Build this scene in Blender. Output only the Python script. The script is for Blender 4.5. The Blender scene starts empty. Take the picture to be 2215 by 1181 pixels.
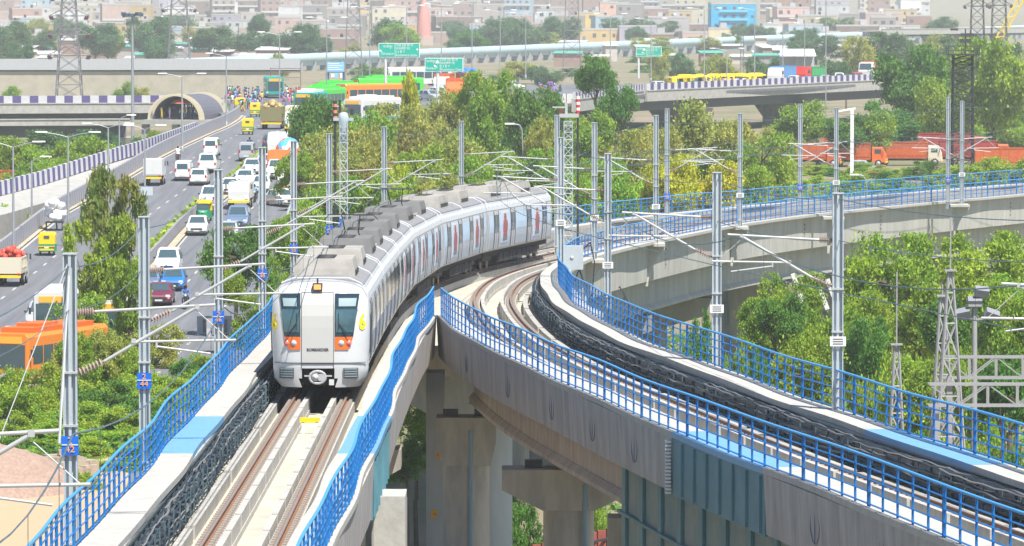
import bpy, math, random
import numpy as np
from mathutils import Vector, Matrix
random.seed(7)
R = math.radians
sc = bpy.context.scene
C = sc.collection
# ---------------------------------------------------------------- camera
F = 12000.0; CX, CY = 1107.5, 590.5; ZC = 23.0
TP = 630.5/12000; PIT = math.atan(TP)
cam = bpy.data.cameras.new('camera'); camo = bpy.data.objects.new('camera', cam); C.objects.link(camo)
camo.location = (0, 0, ZC); camo.rotation_euler = (math.pi/2-PIT, 0, 0)
cam.sensor_width = 36; cam.lens = F/2215*36; cam.clip_start = 1; cam.clip_end = 20000
sc.camera = camo
# ---------------------------------------------------------------- sky, sun, exposure
SUN_EL = 61; SUN_AZ = (0.50, -0.866)      # horizontal direction towards the sun
w = bpy.data.worlds.new('World'); sc.world = w; w.use_nodes = True
nt = w.node_tree; bg = nt.nodes['Background']
sky = nt.nodes.new('ShaderNodeTexSky'); sky.sky_type = 'NISHITA'; sky.sun_disc = False
sky.sun_elevation = R(SUN_EL); sky.sun_rotation = math.atan2(SUN_AZ[0], SUN_AZ[1])
sky.air_density = 1.0; sky.dust_density = 0.4; sky.ozone_density = 2.0
nt.links.new(sky.outputs[0], bg.inputs[0]); bg.inputs[1].default_value = 0.088
sl = bpy.data.lights.new('sun', 'SUN'); so = bpy.data.objects.new('sun', sl); C.objects.link(so)
sl.energy = 5.0; sl.angle = R(0.5); sl.color = (1, .95, .86)
sv = Vector((SUN_AZ[0]*math.cos(R(SUN_EL)), SUN_AZ[1]*math.cos(R(SUN_EL)), math.sin(R(SUN_EL))))
so.rotation_euler = sv.to_track_quat('Z', 'Y').to_euler(); so.location = (50, -50, 100)
vs = sc.view_settings; vs.view_transform = 'Standard'; vs.look = 'None'; vs.gamma = 1; vs.exposure = 0.66
sc.cycles.max_bounces = 6; sc.cycles.transparent_max_bounces = 6; sc.cycles.volume_bounces = 1

FWD = Vector((0, math.cos(PIT), -math.sin(PIT))); UP = Vector((0, math.sin(PIT), math.cos(PIT)))
def at_y(px, py, Y):
    d = FWD + Vector((1,0,0))*((px-CX)/F) - UP*((py-CY)/F)
    return Vector((0,0,ZC)) + d*(Y/d.y)
def at_z(px, py, z):
    d = FWD + Vector((1,0,0))*((px-CX)/F) - UP*((py-CY)/F)
    return Vector((0,0,ZC)) + d*((z-ZC)/d.z)
def proj(p):
    v = Vector(p)-Vector((0,0,ZC)); k = v.dot(FWD)
    return CX+F*v.x/k, CY-F*v.dot(UP)/k
def sx(px, Y): return (px-CX)*Y/F          # world x at depth Y

# ---------------------------------------------------------------- materials
MATS = {}
def mat(name, col, rough=.7, metal=0, noise=0, scale=3, col2=None, spec=.4, bump=0, streak=False, island=0, objr=0, trans=0, stretch=None):
    if name in MATS: return MATS[name]
    m = bpy.data.materials.new(name); m.use_nodes = True; t = m.node_tree; N = t.nodes; L = t.links
    b = N['Principled BSDF']; b.inputs['Roughness'].default_value = rough; b.inputs['Metallic'].default_value = metal
    b.inputs['Specular IOR Level'].default_value = spec
    c = (*col, 1); b.inputs['Base Color'].default_value = c; out = None
    m.diffuse_color = c
    if noise or col2 or bump:
        tc = N.new('ShaderNodeTexCoord'); mp = N.new('ShaderNodeMapping'); L.new(tc.outputs['Object'], mp.inputs[0])
        if streak: mp.inputs['Scale'].default_value = (1.1, 1.1, .28)
        if stretch: mp.inputs['Scale'].default_value = stretch
        n = N.new('ShaderNodeTexNoise'); n.inputs['Scale'].default_value = scale; n.inputs['Detail'].default_value = 6
        n.inputs['Roughness'].default_value = .65
        L.new(mp.outputs[0], n.inputs[0])
        rp = N.new('ShaderNodeValToRGB'); rp.color_ramp.elements[0].position = .32; rp.color_ramp.elements[1].position = .68
        c2 = col2 if col2 else tuple(max(0, x*(1-noise)) for x in col)
        rp.color_ramp.elements[0].color = (*c2, 1); rp.color_ramp.elements[1].color = c
        L.new(n.outputs[0], rp.inputs[0]); out = rp.outputs[0]
        if bump:
            bp = N.new('ShaderNodeBump'); bp.inputs['Strength'].default_value = bump; bp.inputs['Distance'].default_value = .1
            L.new(n.outputs[0], bp.inputs['Height']); L.new(bp.outputs[0], b.inputs['Normal'])
    if island or objr:
        g = N.new('ShaderNodeNewGeometry'); oi = N.new('ShaderNodeObjectInfo')
        hs = N.new('ShaderNodeHueSaturation'); 
        if out: L.new(out, hs.inputs['Color'])
        else: hs.inputs['Color'].default_value = c
        mr = N.new('ShaderNodeMapRange'); mr.inputs['To Min'].default_value = 1-island; mr.inputs['To Max'].default_value = 1+island
        L.new(g.outputs['Random Per Island'], mr.inputs[0]); L.new(mr.outputs[0], hs.inputs['Value'])
        mh = N.new('ShaderNodeMapRange'); mh.inputs['To Min'].default_value = .5-objr; mh.inputs['To Max'].default_value = .5+objr
        L.new(oi.outputs['Random'], mh.inputs[0]); L.new(mh.outputs[0], hs.inputs['Hue'])
        out = hs.outputs[0]
    if out: L.new(out, b.inputs['Base Color'])
    if trans:
        tr = N.new('ShaderNodeBsdfTranslucent'); mx = N.new('ShaderNodeMixShader'); mx.inputs[0].default_value = trans
        if out: L.new(out, tr.inputs[0])
        else: tr.inputs[0].default_value = c
        L.new(b.outputs[0], mx.inputs[1]); L.new(tr.outputs[0], mx.inputs[2])
        L.new(mx.outputs[0], N['Material Output'].inputs['Surface'])
    MATS[name] = m; return m
M_conc = mat('pale_concrete', (.46,.45,.42), .85, noise=.28, scale=1.2, bump=.2)
M_concw = mat('sunbleached_concrete', (.50,.485,.45), .85, noise=.22, scale=2.2, bump=.2)
M_wall = mat('streaked_concrete', (.50,.48,.46), .85, col2=(.31,.285,.28), scale=1.4, streak=True, bump=.2)
M_wallc = mat('cleaner_concrete', (.55,.54,.49), .85, col2=(.40,.39,.36), scale=.9, streak=True, bump=.15)
M_pier = mat('pier_concrete', (.44,.41,.36), .88, col2=(.24,.24,.23), scale=.9, streak=True, bump=.3)
M_pierl = mat('light_pier_concrete', (.46,.49,.50), .88, col2=(.33,.36,.37), scale=.7, streak=True, bump=.2)
M_rail = mat('rusty_rail', (.30,.15,.08), .6, noise=.35, scale=8)
M_railtop = mat('worn_rail_top', (.45,.36,.30), .35, metal=.6)
M_clip = mat('rail_clip', (.34,.29,.25), .8)
M_blue = mat('blue_railing_paint', (.007,.18,.53), .5, noise=.3, scale=1.5)
M_bluel = mat('pale_blue_railing_paint', (.06,.33,.70), .5)
M_plate = mat('light_blue_plate', (.17,.38,.62), .5, noise=.12, scale=3)
M_teal = mat('teal_girder_steel', (.11,.27,.33), .6, noise=.25, scale=1)
M_galv = mat('galvanised_steel', (.52,.58,.62), .5, metal=.2, noise=.12, scale=4)
M_tube = mat('galvanised_tube', (.50,.51,.51), .4, metal=.2)
M_dark = mat('dark_steel', (.045,.045,.05), .6)
M_cable = mat('black_cable', (.025,.035,.05), .6)  # black cable; its navy tone also carries the deep shade of the trough
M_bracket = mat('cable_bracket_steel', (.10,.16,.19), .6, noise=.4, scale=2)
M_ins = mat('ceramic_insulator', (.38,.29,.25), .35)
M_white = mat('white_paint', (.80,.80,.78), .45)
M_yellow = mat('yellow_paint', (.85,.62,.02), .45)
M_orange = mat('orange_paint', (.80,.15,.02), .5)
M_red = mat('red_paint', (.62,.04,.03), .5)
M_black = mat('black_rubber', (.02,.02,.022), .8)
M_glass = mat('dark_glass', (.02,.04,.055), .08, spec=.8)
M_plateB = mat('sign_blue', (.01,.14,.62), .5)
M_wood = mat('bark', (.16,.12,.085), .9, noise=.4, scale=4)

# ---------------------------------------------------------------- mesh building
def link(o, parent=None):
    C.objects.link(o)
    if parent is not None: o.parent = parent
    return o
class MB:
    def __init__(s): s.v = []; s.f = []; s.m = []; s.sm = []
    def add(s, vs, fs, mi=0, sm=False):
        n = len(s.v); s.v += [tuple(v) for v in vs]; s.f += [tuple(i+n for i in f) for f in fs]
        s.m += [mi]*len(fs); s.sm += [sm]*len(fs); return s
    def box(s, c, d, rz=0, mi=0, tilt=None):
        hx, hy, hz = d[0]/2, d[1]/2, d[2]/2
        vs = [Vector((x*hx, y*hy, z*hz)) for z in (-1,1) for y in (-1,1) for x in (-1,1)]
        if tilt is not None: vs = [tilt @ v for v in vs]
        if rz: 
            m = Matrix.Rotation(rz, 3, 'Z'); vs = [m @ v for v in vs]
        vs = [v+Vector(c) for v in vs]
        return s.add(vs, [(0,2,3,1),(4,5,7,6),(0,1,5,4),(2,6,7,3),(0,4,6,2),(1,3,7,5)], mi)
    def b2(s, lo, hi, mi=0):
        return s.box([(lo[i]+hi[i])/2 for i in range(3)], [abs(hi[i]-lo[i]) for i in range(3)], mi=mi)
    def tube(s, p, q, r, n=6, r2=None, mi=0, cap=True):
        p = Vector(p); q = Vector(q); r2 = r if r2 is None else r2
        d = q-p
        if d.length < 1e-6: return s
        z = d.normalized(); x = z.orthogonal().normalized(); y = z.cross(x)
        vs = []
        for c, rr in ((p, r), (q, r2)):
            for i in range(n):
                a = 2*math.pi*(i+.5)/n; vs.append(c + x*rr*math.cos(a) + y*rr*math.sin(a))
        fs = [(i, (i+1)%n, n+(i+1)%n, n+i) for i in range(n)]
        s.add(vs, fs, mi, n > 5)
        if cap: s.add(vs, [tuple(range(n-1,-1,-1)), tuple(range(n, 2*n))], mi)
        return s
    def path(s, pts, r, n=5, mi=0):
        for a, b in zip(pts, pts[1:]): s.tube(a, b, r, n, mi=mi)
        return s
    def bar(s, p, q, w, h, mi=0):
        p = Vector(p); q = Vector(q); d = (q-p)
        if d.length < 1e-6: return s
        z = d.normalized()
        x = z.cross(Vector((0,0,1))); x = x.normalized() if x.length > 1e-3 else Vector((1,0,0)); y = x.cross(z)
        vs = [c + x*(i*w/2) + y*(j*h/2) for c in (p,q) for i,j in ((-1,-1),(1,-1),(1,1),(-1,1))]
        return s.add(vs, [(0,1,2,3),(7,6,5,4),(0,4,5,1),(1,5,6,2),(2,6,7,3),(3,7,4,0)], mi)
    def prism(s, pts, z0, z1, mi=0):
        n = len(pts); vs = [(x,y,z0) for x,y in pts]+[(x,y,z1) for x,y in pts]
        return s.add(vs, [tuple(range(n-1,-1,-1)), tuple(range(n,2*n))]+[(i,(i+1)%n,n+(i+1)%n,n+i) for i in range(n)], mi)
    def extr(s, pts, d, mi=0):
        n = len(pts); d = Vector(d); vs = [Vector(p) for p in pts]+[Vector(p)+d for p in pts]
        return s.add(vs, [tuple(range(n-1,-1,-1)), tuple(range(n,2*n))]+[(i,(i+1)%n,n+(i+1)%n,n+i) for i in range(n)], mi)
    def loft(s, rings, close=True, caps=True, mi=0, sm=False):
        n = len(rings[0]); vs = [p for r in rings for p in r]; fs = []
        for k in range(len(rings)-1):
            for i in range(n if close else n-1):
                j = (i+1) % n; fs.append((k*n+i, k*n+j, (k+1)*n+j, (k+1)*n+i))
        s.add(vs, fs, mi, sm)
        if caps and close:
            s.add(rings[0], [tuple(range(n-1,-1,-1))], mi); s.add(rings[-1], [tuple(range(n))], mi)
        return s
    def lathe(s, prof, n=12, c=(0,0,0), axis='Z', mi=0, sm=True):
        rings = []
        for r, h in prof:
            ring = []
            for i in range(n):
                a = 2*math.pi*i/n; x, y = r*math.cos(a), r*math.sin(a)
                p = {'Z':(x,y,h), 'X':(h,x,y), 'Y':(y,h,x)}[axis]
                ring.append((p[0]+c[0], p[1]+c[1], p[2]+c[2]))
            rings.append(ring)
        return s.loft(rings, mi=mi, sm=sm)
    def build(s, name, mats, parent=None, loc=None):
        me = bpy.data.meshes.new(name); me.from_pydata(s.v, [], s.f)
        if not isinstance(mats, (list, tuple)): mats = [mats]
        for m in mats: me.materials.append(m)
        if len(mats) > 1: me.polygons.foreach_set('material_index', s.m)
        me.polygons.foreach_set('use_smooth', s.sm)
        me.update(); o = bpy.data.objects.new(name, me); link(o, parent)
        if loc is not None: o.location = loc
        return o
def tag(o, label=None, cat=None, group=None, kind=None):
    if label: o['label'] = label
    if cat: o['category'] = cat
    if group: o['group'] = group
    if kind: o['kind'] = kind
    return o
def thing(name, label, cat, loc=(0,0,0), rz=0, group=None):
    o = bpy.data.objects.new(name, None); C.objects.link(o); o.location = loc; o.rotation_euler = (0,0,rz)
    o.empty_display_size = .3
    return tag(o, label, cat, group)
def dup(root, loc=None, rz=None, label=None, group=None, scale=None, mats=None):
    """copy of a thing with its parts and sub-parts; mats maps part name -> material"""
    def cp(o, par):
        c = o.copy(); C.objects.link(c)
        if par is not None: c.parent = par
        base = o.name.split('.')[0]
        if mats and base in mats and c.type == 'MESH':
            c.material_slots[0].link = 'OBJECT'; c.material_slots[0].material = mats[base]
        for ch in KIDS.get(o.name, []): cp(ch, c)
        return c
    KIDS = {}
    st = [root]
    while st:
        x = st.pop(); k = list(x.children); KIDS[x.name] = k; st += k
    r = cp(root, None)
    if loc is not None: r.location = loc
    if rz is not None: r.rotation_euler = (0,0,rz)
    if scale is not None: r.scale = (scale,)*3 if not isinstance(scale, (tuple,list)) else scale
    if label: r['label'] = label
    if group: r['group'] = group
    return r
def text(body, size, m, name, parent, mw, ext=.01, align='CENTER', bold=0):
    """flat lettering turned into a mesh; mw places it"""
    cu = bpy.data.curves.new(name, 'FONT'); cu.body = body; cu.size = size; cu.extrude = ext; cu.offset = bold
    cu.align_x = align; cu.align_y = 'CENTER'; cu.resolution_u = 2
    t = bpy.data.objects.new(name, cu); C.objects.link(t)
    bpy.context.view_layer.update()
    me = bpy.data.meshes.new_from_object(t.evaluated_get(bpy.context.evaluated_depsgraph_get()))
    bpy.data.objects.remove(t); me.name = name; me.materials.clear(); me.materials.append(m)
    me.transform(mw)
    o = bpy.data.objects.new(name, me); link(o, parent); return o
FACE = Matrix.Rotation(math.pi/2, 4, 'X')     # text standing up and facing -Y
# ================================================================= alignments of the two tracks
def curve(pts):
    ys = [p[0] for p in pts]; xs = [p[1] for p in pts]; n = len(pts)
    d = []
    for i in range(n):
        a, b = max(0, i-1), min(n-1, i+1); d.append((xs[b]-xs[a])/(ys[b]-ys[a]))
    def f(y):
        if y <= ys[0]: return xs[0]+d[0]*(y-ys[0])
        if y >= ys[-1]: return xs[-1]+d[-1]*(y-ys[-1])
        i = max(k for k in range(n-1) if ys[k] <= y); h = ys[i+1]-ys[i]; t = (y-ys[i])/h
        return (2*t**3-3*t*t+1)*xs[i]+(t**3-2*t*t+t)*h*d[i]+(-2*t**3+3*t*t)*xs[i+1]+(t**3-t*t)*h*d[i+1]
    return f
XA = curve([(60,-6.15),(124,-6.15),(179,-6.22),(210,-6.2),(223,-6.1),(245,-5.85),(267,-4.95),(289,-2.9),(311,.4),(324,2.5),(350,7.5),(374,13.6),(408,24.6),(440,36),(480,51)])
XB = curve([(60,19.5),(100,14.6),(120,11.95),(137,9.6),(155,7.1),(176,4.6),(200,1.88),(222,.16),(246,-.78),(262,-.85),(280,-.1),(298,1.9),(324,6.2),(350,11.2),(374,17.4),(408,28.4),(440,39.8),(480,54.5)])
DX2 = curve([(60,-.72),(95,-.7),(120,-.58),(150,-.34),(180,-.27),(205,-.12),(223,.06),(240,.06)])
def XA2(Y): return XA(Y)+DX2(Y)
def ZR(Y): return 12.2-.01483*Y
def frame(X, Y):
    e = .5; t = Vector((X(Y+e)-X(Y-e), 2*e, ZR(Y+e)-ZR(Y-e))).normalized()
    r = Vector((t.y, -t.x, 0)).normalized()
    return Vector((X(Y), Y, ZR(Y))), t, r
def pt(X, Y, u, z):
    p, t, r = frame(X, Y); return p + r*u + Vector((0,0,z))
def sweep(mb, X, Y0, Y1, prof, step=2.5, mi=0, wob=0, ph=0):
    n = max(2, int((Y1-Y0)/step)+1); rings = []
    for i in range(n+1):
        Y = Y0+(Y1-Y0)*i/n; p, t, r = frame(X, Y)
        o = wob*(math.sin(Y/5.1+ph)+.7*math.sin(Y/2.7+2*ph)) if wob else 0
        rings.append([p + r*(u+o) + Vector((0,0,z+o*.3)) for u, z in prof])
    mb.loft(rings, mi=mi)
def rect(u0, u1, z0, z1): return [(u0,z0),(u1,z0),(u1,z1),(u0,z1)]
YN, YF, YJ = 78, 500, 223       # near end, far end, place where the two decks meet
STEEL_A = (143, 158); STEEL_B = (138.5, 152)

def wobA(Y, ph): return .05*(math.sin(Y/5.1+ph)+.7*math.sin(Y/2.7+2*ph))

def side(root, X, s, Y0, Y1, steel=None, mw=M_wall, hw=2.9, ph=0, wob=.05, wb=-1.0, gb=-2.75, gi=1.5, lip=.12, deep=True, gm=None):
    """one edge of the deck: walkway slab, parapet wall, girder; s=-1 left, +1 right"""
    def pr(us, zs): 
        q = [(s*u, z) for u, z in zip(us, zs)]
        return q if s < 0 else q[::-1]
    segs = [(Y0, Y1, False)]
    if steel: segs = [(Y0, steel[0], False), (steel[0], steel[1], True), (steel[1], Y1, False)]
    for a, b, st in segs:
        m = MB(); sweep(m, X, a, b, pr([hw-.85,hw+lip,hw+lip,hw-.85],[.58,.58,.74,.74]), step=1.6, wob=wob, ph=ph)
        m.build('walkway_plate' if st else 'walkway', M_plate if st else M_concw, root)
        m = MB()
        if st:
            sweep(m, X, a, b, pr([hw-.02,hw+.06,hw+.06,hw-.02],[-1.0,-1.0,.575,.575]))
            Y = a+.4
            while Y < b:
                q = [pt(X, Y, s*u, z) for u, z in ((hw+.07,-.95),(hw+.13,-.95),(hw+.13,.5),(hw+.07,.5))]
                m.extr(q, frame(X, Y)[1]*.05); Y += 1.9
            m.build('steel_side_plate', M_teal, root)
            if not deep: continue
            m = MB()    # deep plate girder under the steel span
            sweep(m, X, a-9, b+15, pr([hw-.8,hw-.7,hw-.7,hw-.8],[-4.3,-4.3,-1.0,-1.0])); m.build('girder_panels', mat('weathered_panel', (.27,.31,.29), .7, col2=(.12,.24,.27), scale=.5), root); m = MB()
            for z in (-4.4, -2.7, -1.05): sweep(m, X, a-9, b+15, pr([hw-.95,hw-.55,hw-.55,hw-.95],[z,z,z+.09,z+.09]))
            Y = a-9
            while Y < b+15:
                q = [pt(X, Y, s*u, z) for u, z in ((hw-.69,-4.3),(hw-.6,-4.3),(hw-.6,-1.0),(hw-.69,-1.0))]
                m.extr(q, frame(X, Y)[1]*.7); Y += 3.6
            m.build('plate_girder', M_teal, root)
        else:
            sweep(m, X, a+.04, b-.04, pr([hw-.12,hw-.12,hw+.1,hw+.02,hw-.10,hw-.10],[-.62,.575,.575,wb+.05,wb,-.64]))
            m.build('parapet_wall', mw, root)
            # joints between wall panels
    # inner trough wall
    m = MB(); sweep(m, X, Y0, Y1, pr([hw-.83,hw-.77,hw-.77,hw-.83],[-.6,-.6,.578,.578])); m.build('trough_wall', M_conc, root)
    # main girder: web and bottom bulb
    m = MB(); a, b = Y0, Y1
    sweep(m, X, a, b, pr([gi-.15,gi+.15,gi+.15,gi-.15],[gb+.25,gb+.25,-.86,-.86]))
    sweep(m, X, a, b, pr([gi-.35,gi+.35,gi+.35,gi+.18,gi-.18,gi-.35],[gb,gb,gb+.15,gb+.33,gb+.33,gb+.15]))
    m.build('girder', gm or M_wall, root)

def railing(name, X, s, Y0, Y1, label, hw=2.9, ph=0, wob=.05, bay=8.0, gaps=()):
    root = thing(name, label, 'railing', pt(X, Y0, s*hw, .74), group='blue pipe railings along the railway viaduct')
    inv = -root.location
    Y = Y0
    while Y < Y1-1:
        Ye = min(Y+bay, Y1); n = max(1, round((Ye-Y)/1.6)); m = MB()
        def q(y, z): return pt(X, y, s*hw + .05*0 + wob*(math.sin(y/5.1+ph)+.7*math.sin(y/2.7+2*ph)), .74+z+.02*math.sin(y/3.3+ph)) + inv
        ys = [Y+(Ye-Y)*i/n for i in range(n+1)]
        for i, y in enumerate(ys):
            yy = min(max(y, Y+.08), Ye-.08); m.bar(q(yy,0), q(yy,1.12), .055, .055)
        for z in (.06,.34,.62,.88):
            for a, b in zip(ys, ys[1:]): m.tube(q(a,z), q(b,z), .022, 4)
        for a, b in zip(ys, ys[1:]): m.tube(q(a,1.13), q(b,1.13), .036, 6, mi=1)
        m.build('railing_panel', [M_blue, M_bluel], root)
        Y = Ye

def track(root, X, Y0, Y1):
    pl = MB()
    for s in (-1, 1):
        sweep(pl, X, Y0, Y1, rect(s*.838-.26, s*.838+.26, -.58, -.19))
    pl.build('track_plinth', M_concw, root)
    g = MB()
    Y = Y0
    while Y < Y1:        # guard kerbs cast in 4 m lengths with drain gaps
        Ye = min(Y+4.6, Y1)
        for s in (-1, 1): sweep(g, X, Y, Ye-.35, rect(s*.44-.08, s*.44+.08, -.5, -.03), step=4)
        Y = Ye
    for s in (-1, 1): sweep(g, X, Y0, Y1, rect(s*.44-.10, s*.44+.10, -.58, -.4), step=4)
    g.build('guard_kerb', M_concw, root)
    k = MB(); Y = Y0; sd = -1 if X is XA else 1
    while Y < Y1:
        Ye = min(Y+9, Y1); sweep(k, X, Y, Ye-(.9 if int(Y)%2 else .05), rect(sd*1.52-.11, sd*1.52+.11, -.57, -.22), step=3); Y = Ye
    k.build('cable_kerb', M_conc, root)
    for s in (-1, 1):
        m = MB(); c = s*.838
        sweep(m, X, Y0, Y1, [(c-.06,-.17),(c+.06,-.17),(c+.06,-.14),(c+.014,-.12),(c+.014,-.045),(c+.036,-.035),(c+.036,-.006),(c-.036,-.006),(c-.036,-.035),(c-.014,-.045),(c-.014,-.12),(c-.06,-.14)], step=4)
        sweep(m, X, Y0, Y1, rect(c-.026, c+.026, -.006, 0), step=4, mi=1)
        r = m.build('rail', [M_rail, M_railtop], root)
        m = MB(); Y = Y0
        while Y < Y1:
            p, t, rr = frame(X, Y); a = math.atan2(-t.x, t.y)
            m.box(p+rr*c+Vector((0,0,-.17)), (.44,.2,.04), rz=a)
            for d in (-.15,.15): m.box(p+rr*(c+d)+Vector((0,0,-.12)), (.1,.16,.09), rz=a)
            Y += .65 if Y < 260 else 1.0
        tag(m.build('rail_fastenings', M_clip, r), kind='stuff')

def cables(root, X, s, Y0, Y1, hw=2.9, dens=1.0):
    """bracket arms and slack cables on the inside of the trough wall"""
    Y = Y0
    rnd = random.Random(int(Y0*7+s))
    while Y < Y1-1:
        Ye = min(Y+12.5, Y1); m = MB(); y = Y+.3
        while y < Ye:
            p, t, r = frame(X, y); a = math.atan2(-t.x, t.y)
            for z in (.44,.2,-.04,-.28):
                m.box(p+r*(s*(hw-1.03))+Vector((0,0,z)), (.38,.05,.04), rz=a)
            m.box(p+r*(s*(hw-.86))+Vector((0,0,0)), (.05,.07,1.05), rz=a)
            m.box(p+r*(s*(hw-1.2))+Vector((0,0,.1)), (.03,.05,.66), rz=a)
            y += 1.25*rnd.uniform(1.2,2.2)
            sweep(m, X, Y, Ye-.1, [(s*(hw-.88)-.02,.48),(s*(hw-.88)+.02,.48),(s*(hw-.88)+.02,.53),(s*(hw-.88)-.02,.53)])
        tr = m.build('cable_bracket', M_bracket, root)
        m = MB()
        for k in range(int(12*dens)):
            z = (.47,.23,-.01,-.25)[k % 4]; u = hw-.95-.07*(k//4)-rnd.uniform(0,.04); pts = []
            for i in range(int((Ye-Y)/1.25*2)+1):
                y = Y+i*.625; sag = -.035*(.5-.5*math.cos(i*math.pi/2))+(.02*math.sin(Y+k+i*.35))
                pts.append(pt(X, min(y, Ye), s*(u+.03*math.sin(k*2+i*.3)), z+sag+.03))
            m.path(pts, rnd.uniform(.018,.032), 4, mi=(k*7+int(Y)) % 3 == 0 and 1 or 0)
        m.build('cables', [M_cable, mat('grey_cable', (.20,.20,.21), .6)], tr)
        Y = Ye

# ---- left viaduct up to the junction, right viaduct up to the junction, shared deck beyond
va = thing('railway_viaduct', 'left concrete metro viaduct carrying the train, track between blue railings', 'viaduct', (-6.2, YN, 0))
vb = thing('railway_viaduct', 'right-hand concrete metro viaduct with empty track, curving to the lower right corner', 'viaduct', (XB(YN), YN, 0))
vc = thing('railway_viaduct', 'far part of the metro viaduct beyond the fork, sunlit wall, curving away right', 'viaduct', (XB(YJ), YJ, 0))
for v in (va, vb, vc): v['group'] = 'metro viaducts'
def fixparent():            # geometry above is in world space: cancel the empties' offset once
    for v in (va, vb, vc):
        for ch in v.children:
            ch.matrix_parent_inverse = Matrix.Translation(-v.location)
side(va, XA, -1, YN, YJ, STEEL_A, ph=.4, deep=False); side(va, XA2, 1, YN, YJ, STEEL_A, ph=2.2, wob=.045, deep=False)
side(vb, XB, -1, YN, YJ, STEEL_B, hw=3.05, ph=1.1, wob=.03); side(vb, XB, 1, YN, YJ, STEEL_B, hw=3.05, ph=3.0, wob=.04)
side(vc, XA, -1, YJ, YF, ph=.4, mw=M_wallc); side(vc, XB, 1, YJ, YF, hw=3.05, ph=3.0, mw=M_wallc, wob=.04, wb=-1.6, gb=-3.5, gi=2.0, lip=.5, gm=M_wallc)
for root, X, a, b in ((va, XA, YN, YJ), (vb, XB, YN, YJ)):
    m = MB(); sweep(m, lambda Y: X(Y)+(DX2(Y)/2 if X is XA else 0), a, b, rect(-2.95, 2.95, -.86, -.56)) if X is XB else m.loft([[pt(XA, Y, -2.95, -.86), pt(XA2, Y, 2.85, -.86), pt(XA2, Y, 2.85, -.56), pt(XA, Y, -2.95, -.56)] for Y in [a+(b-a)*i/60 for i in range(61)]]); m.build('deck_slab', mat('sandy_deck', (.56,.52,.44), .9, noise=.3, scale=.9), root)
m = MB(); rings = []
for i in range(90):
    Y = YJ+.05+(YF-YJ)*i/89; l = pt(XA, Y, -2.95, -.56); r = pt(XB, Y, 3.0, -.565)
    if Y < 232: pass
    rings.append([l, r, r-Vector((0,0,.3)), l-Vector((0,0,.3))][::-1])
m.loft(rings); m.build('deck_slab', mat('sandy_deck', ()), vc)
for root, X, a, b in ((va, XA, YN, YJ), (vb, XB, YN, YJ), (vc, XA, YJ, YF), (vc, XB, YJ, YF)): track(root, X, a, b)
cables(va, XA, -1, YN, YJ); cables(vb, XB, 1, YN, YJ, hw=3.05, dens=1.6); cables(vc, XB, 1, YJ, 300, hw=3.05); cables(vb, XB, -1, YN, 175, hw=3.05, dens=.6)
# diaphragms between the girders
for root, X in ((va, XA), (vb, XB)):
    m = MB()
    for Y in (100, 124, 178, 200, 219):
        q = [pt(X, Y, u, z) for u, z in ((-1.4,-2.2),(1.4,-2.2),(1.4,-.9),(-1.4,-.9))]; m.extr(q, (0,.3,0))
    m.build('cross_beam', M_pier, root)
m = MB()
for Y in (232, 256, 281, 306, 331, 356, 381, 406):
    l = pt(XA, Y, -1.4, 0); r = pt(XB, Y, 1.4, 0)
    m.extr([l-Vector((0,0,2.3)), r-Vector((0,0,2.3)), r-Vector((0,0,.9)), l-Vector((0,0,.9))], (0,.3,0))
m.build('cross_beam', M_pier, vc)
m = MB()
for k in range(15): q = pt(XB, 152.3, -3.2, -.95+k*.1); m.box(q, (.16,.5,.05))
m.build('expansion_comb', M_white, vb)
# survey marks on the near wall: painted ovals with a bar
for Y in (205,190,178,168,159,132,124,117):
    m = MB()
    for k in range(12):
        a0, a1 = 2*math.pi*k/12, 2*math.pi*(k+1)/12
        q = lambda a: pt(XB, Y+.28*math.cos(a)*2.0, -3.145+.03*1, -.2+.42*math.sin(a))
        m.tube(q(a0), q(a1), .012, 3)
    m.tube(pt(XB, Y, -3.12, -.62), pt(XB, Y, -3.12, .22), .012, 3)
    m.build('wall_marking', mat('faded_blue_marking', (.12,.16,.25), .8), vb)
m = MB()    # stamped numbers on the far wall, read as small dark dashes
for Y in (268,276,322,345,371,392,412,428):
    for k in range(4): m.box(pt(XB, Y, 3.14, .1-k*.3), (.02,.5,.09))
m.build('wall_marking', mat('dark_marking', (.12,.11,.10), .8), vc)
# yellow buffer sign between the rails ahead of the train
b = thing('track_marker', 'small yellow board on two posts between the rails just ahead of the train', 'marker', pt(XA, 170, 0, -.56))
m = MB(); m.box((0,0,.42), (.62,.1,.16)); m.build('board', M_yellow, b)
m = MB(); m.b2((-.25,-.05,0),(-.17,.05,.36)); m.b2((.17,-.05,0),(.25,.05,.36)); m.build('post', M_white, b)
# railings
railing('viaduct_railing', XA, -1, YN, YF, 'blue railing along the left edge of the train viaduct, behind the train', ph=.4)
railing('viaduct_railing', XA2, 1, YN, YJ-1, 'wavy blue railing right of the train track, ending at the fork', ph=2.2, wob=.045)
railing('viaduct_railing', XB, -1, YN, YJ-1.5, 'blue railing on the near left edge of the empty right-hand viaduct', hw=3.05, ph=1.1, wob=.03)
railing('viaduct_railing', XB, 1, YN, YF, 'blue railing right of the empty track, bending back along the far viaduct', hw=3.05, ph=3.0, wob=.04)
fixparent()

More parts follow.
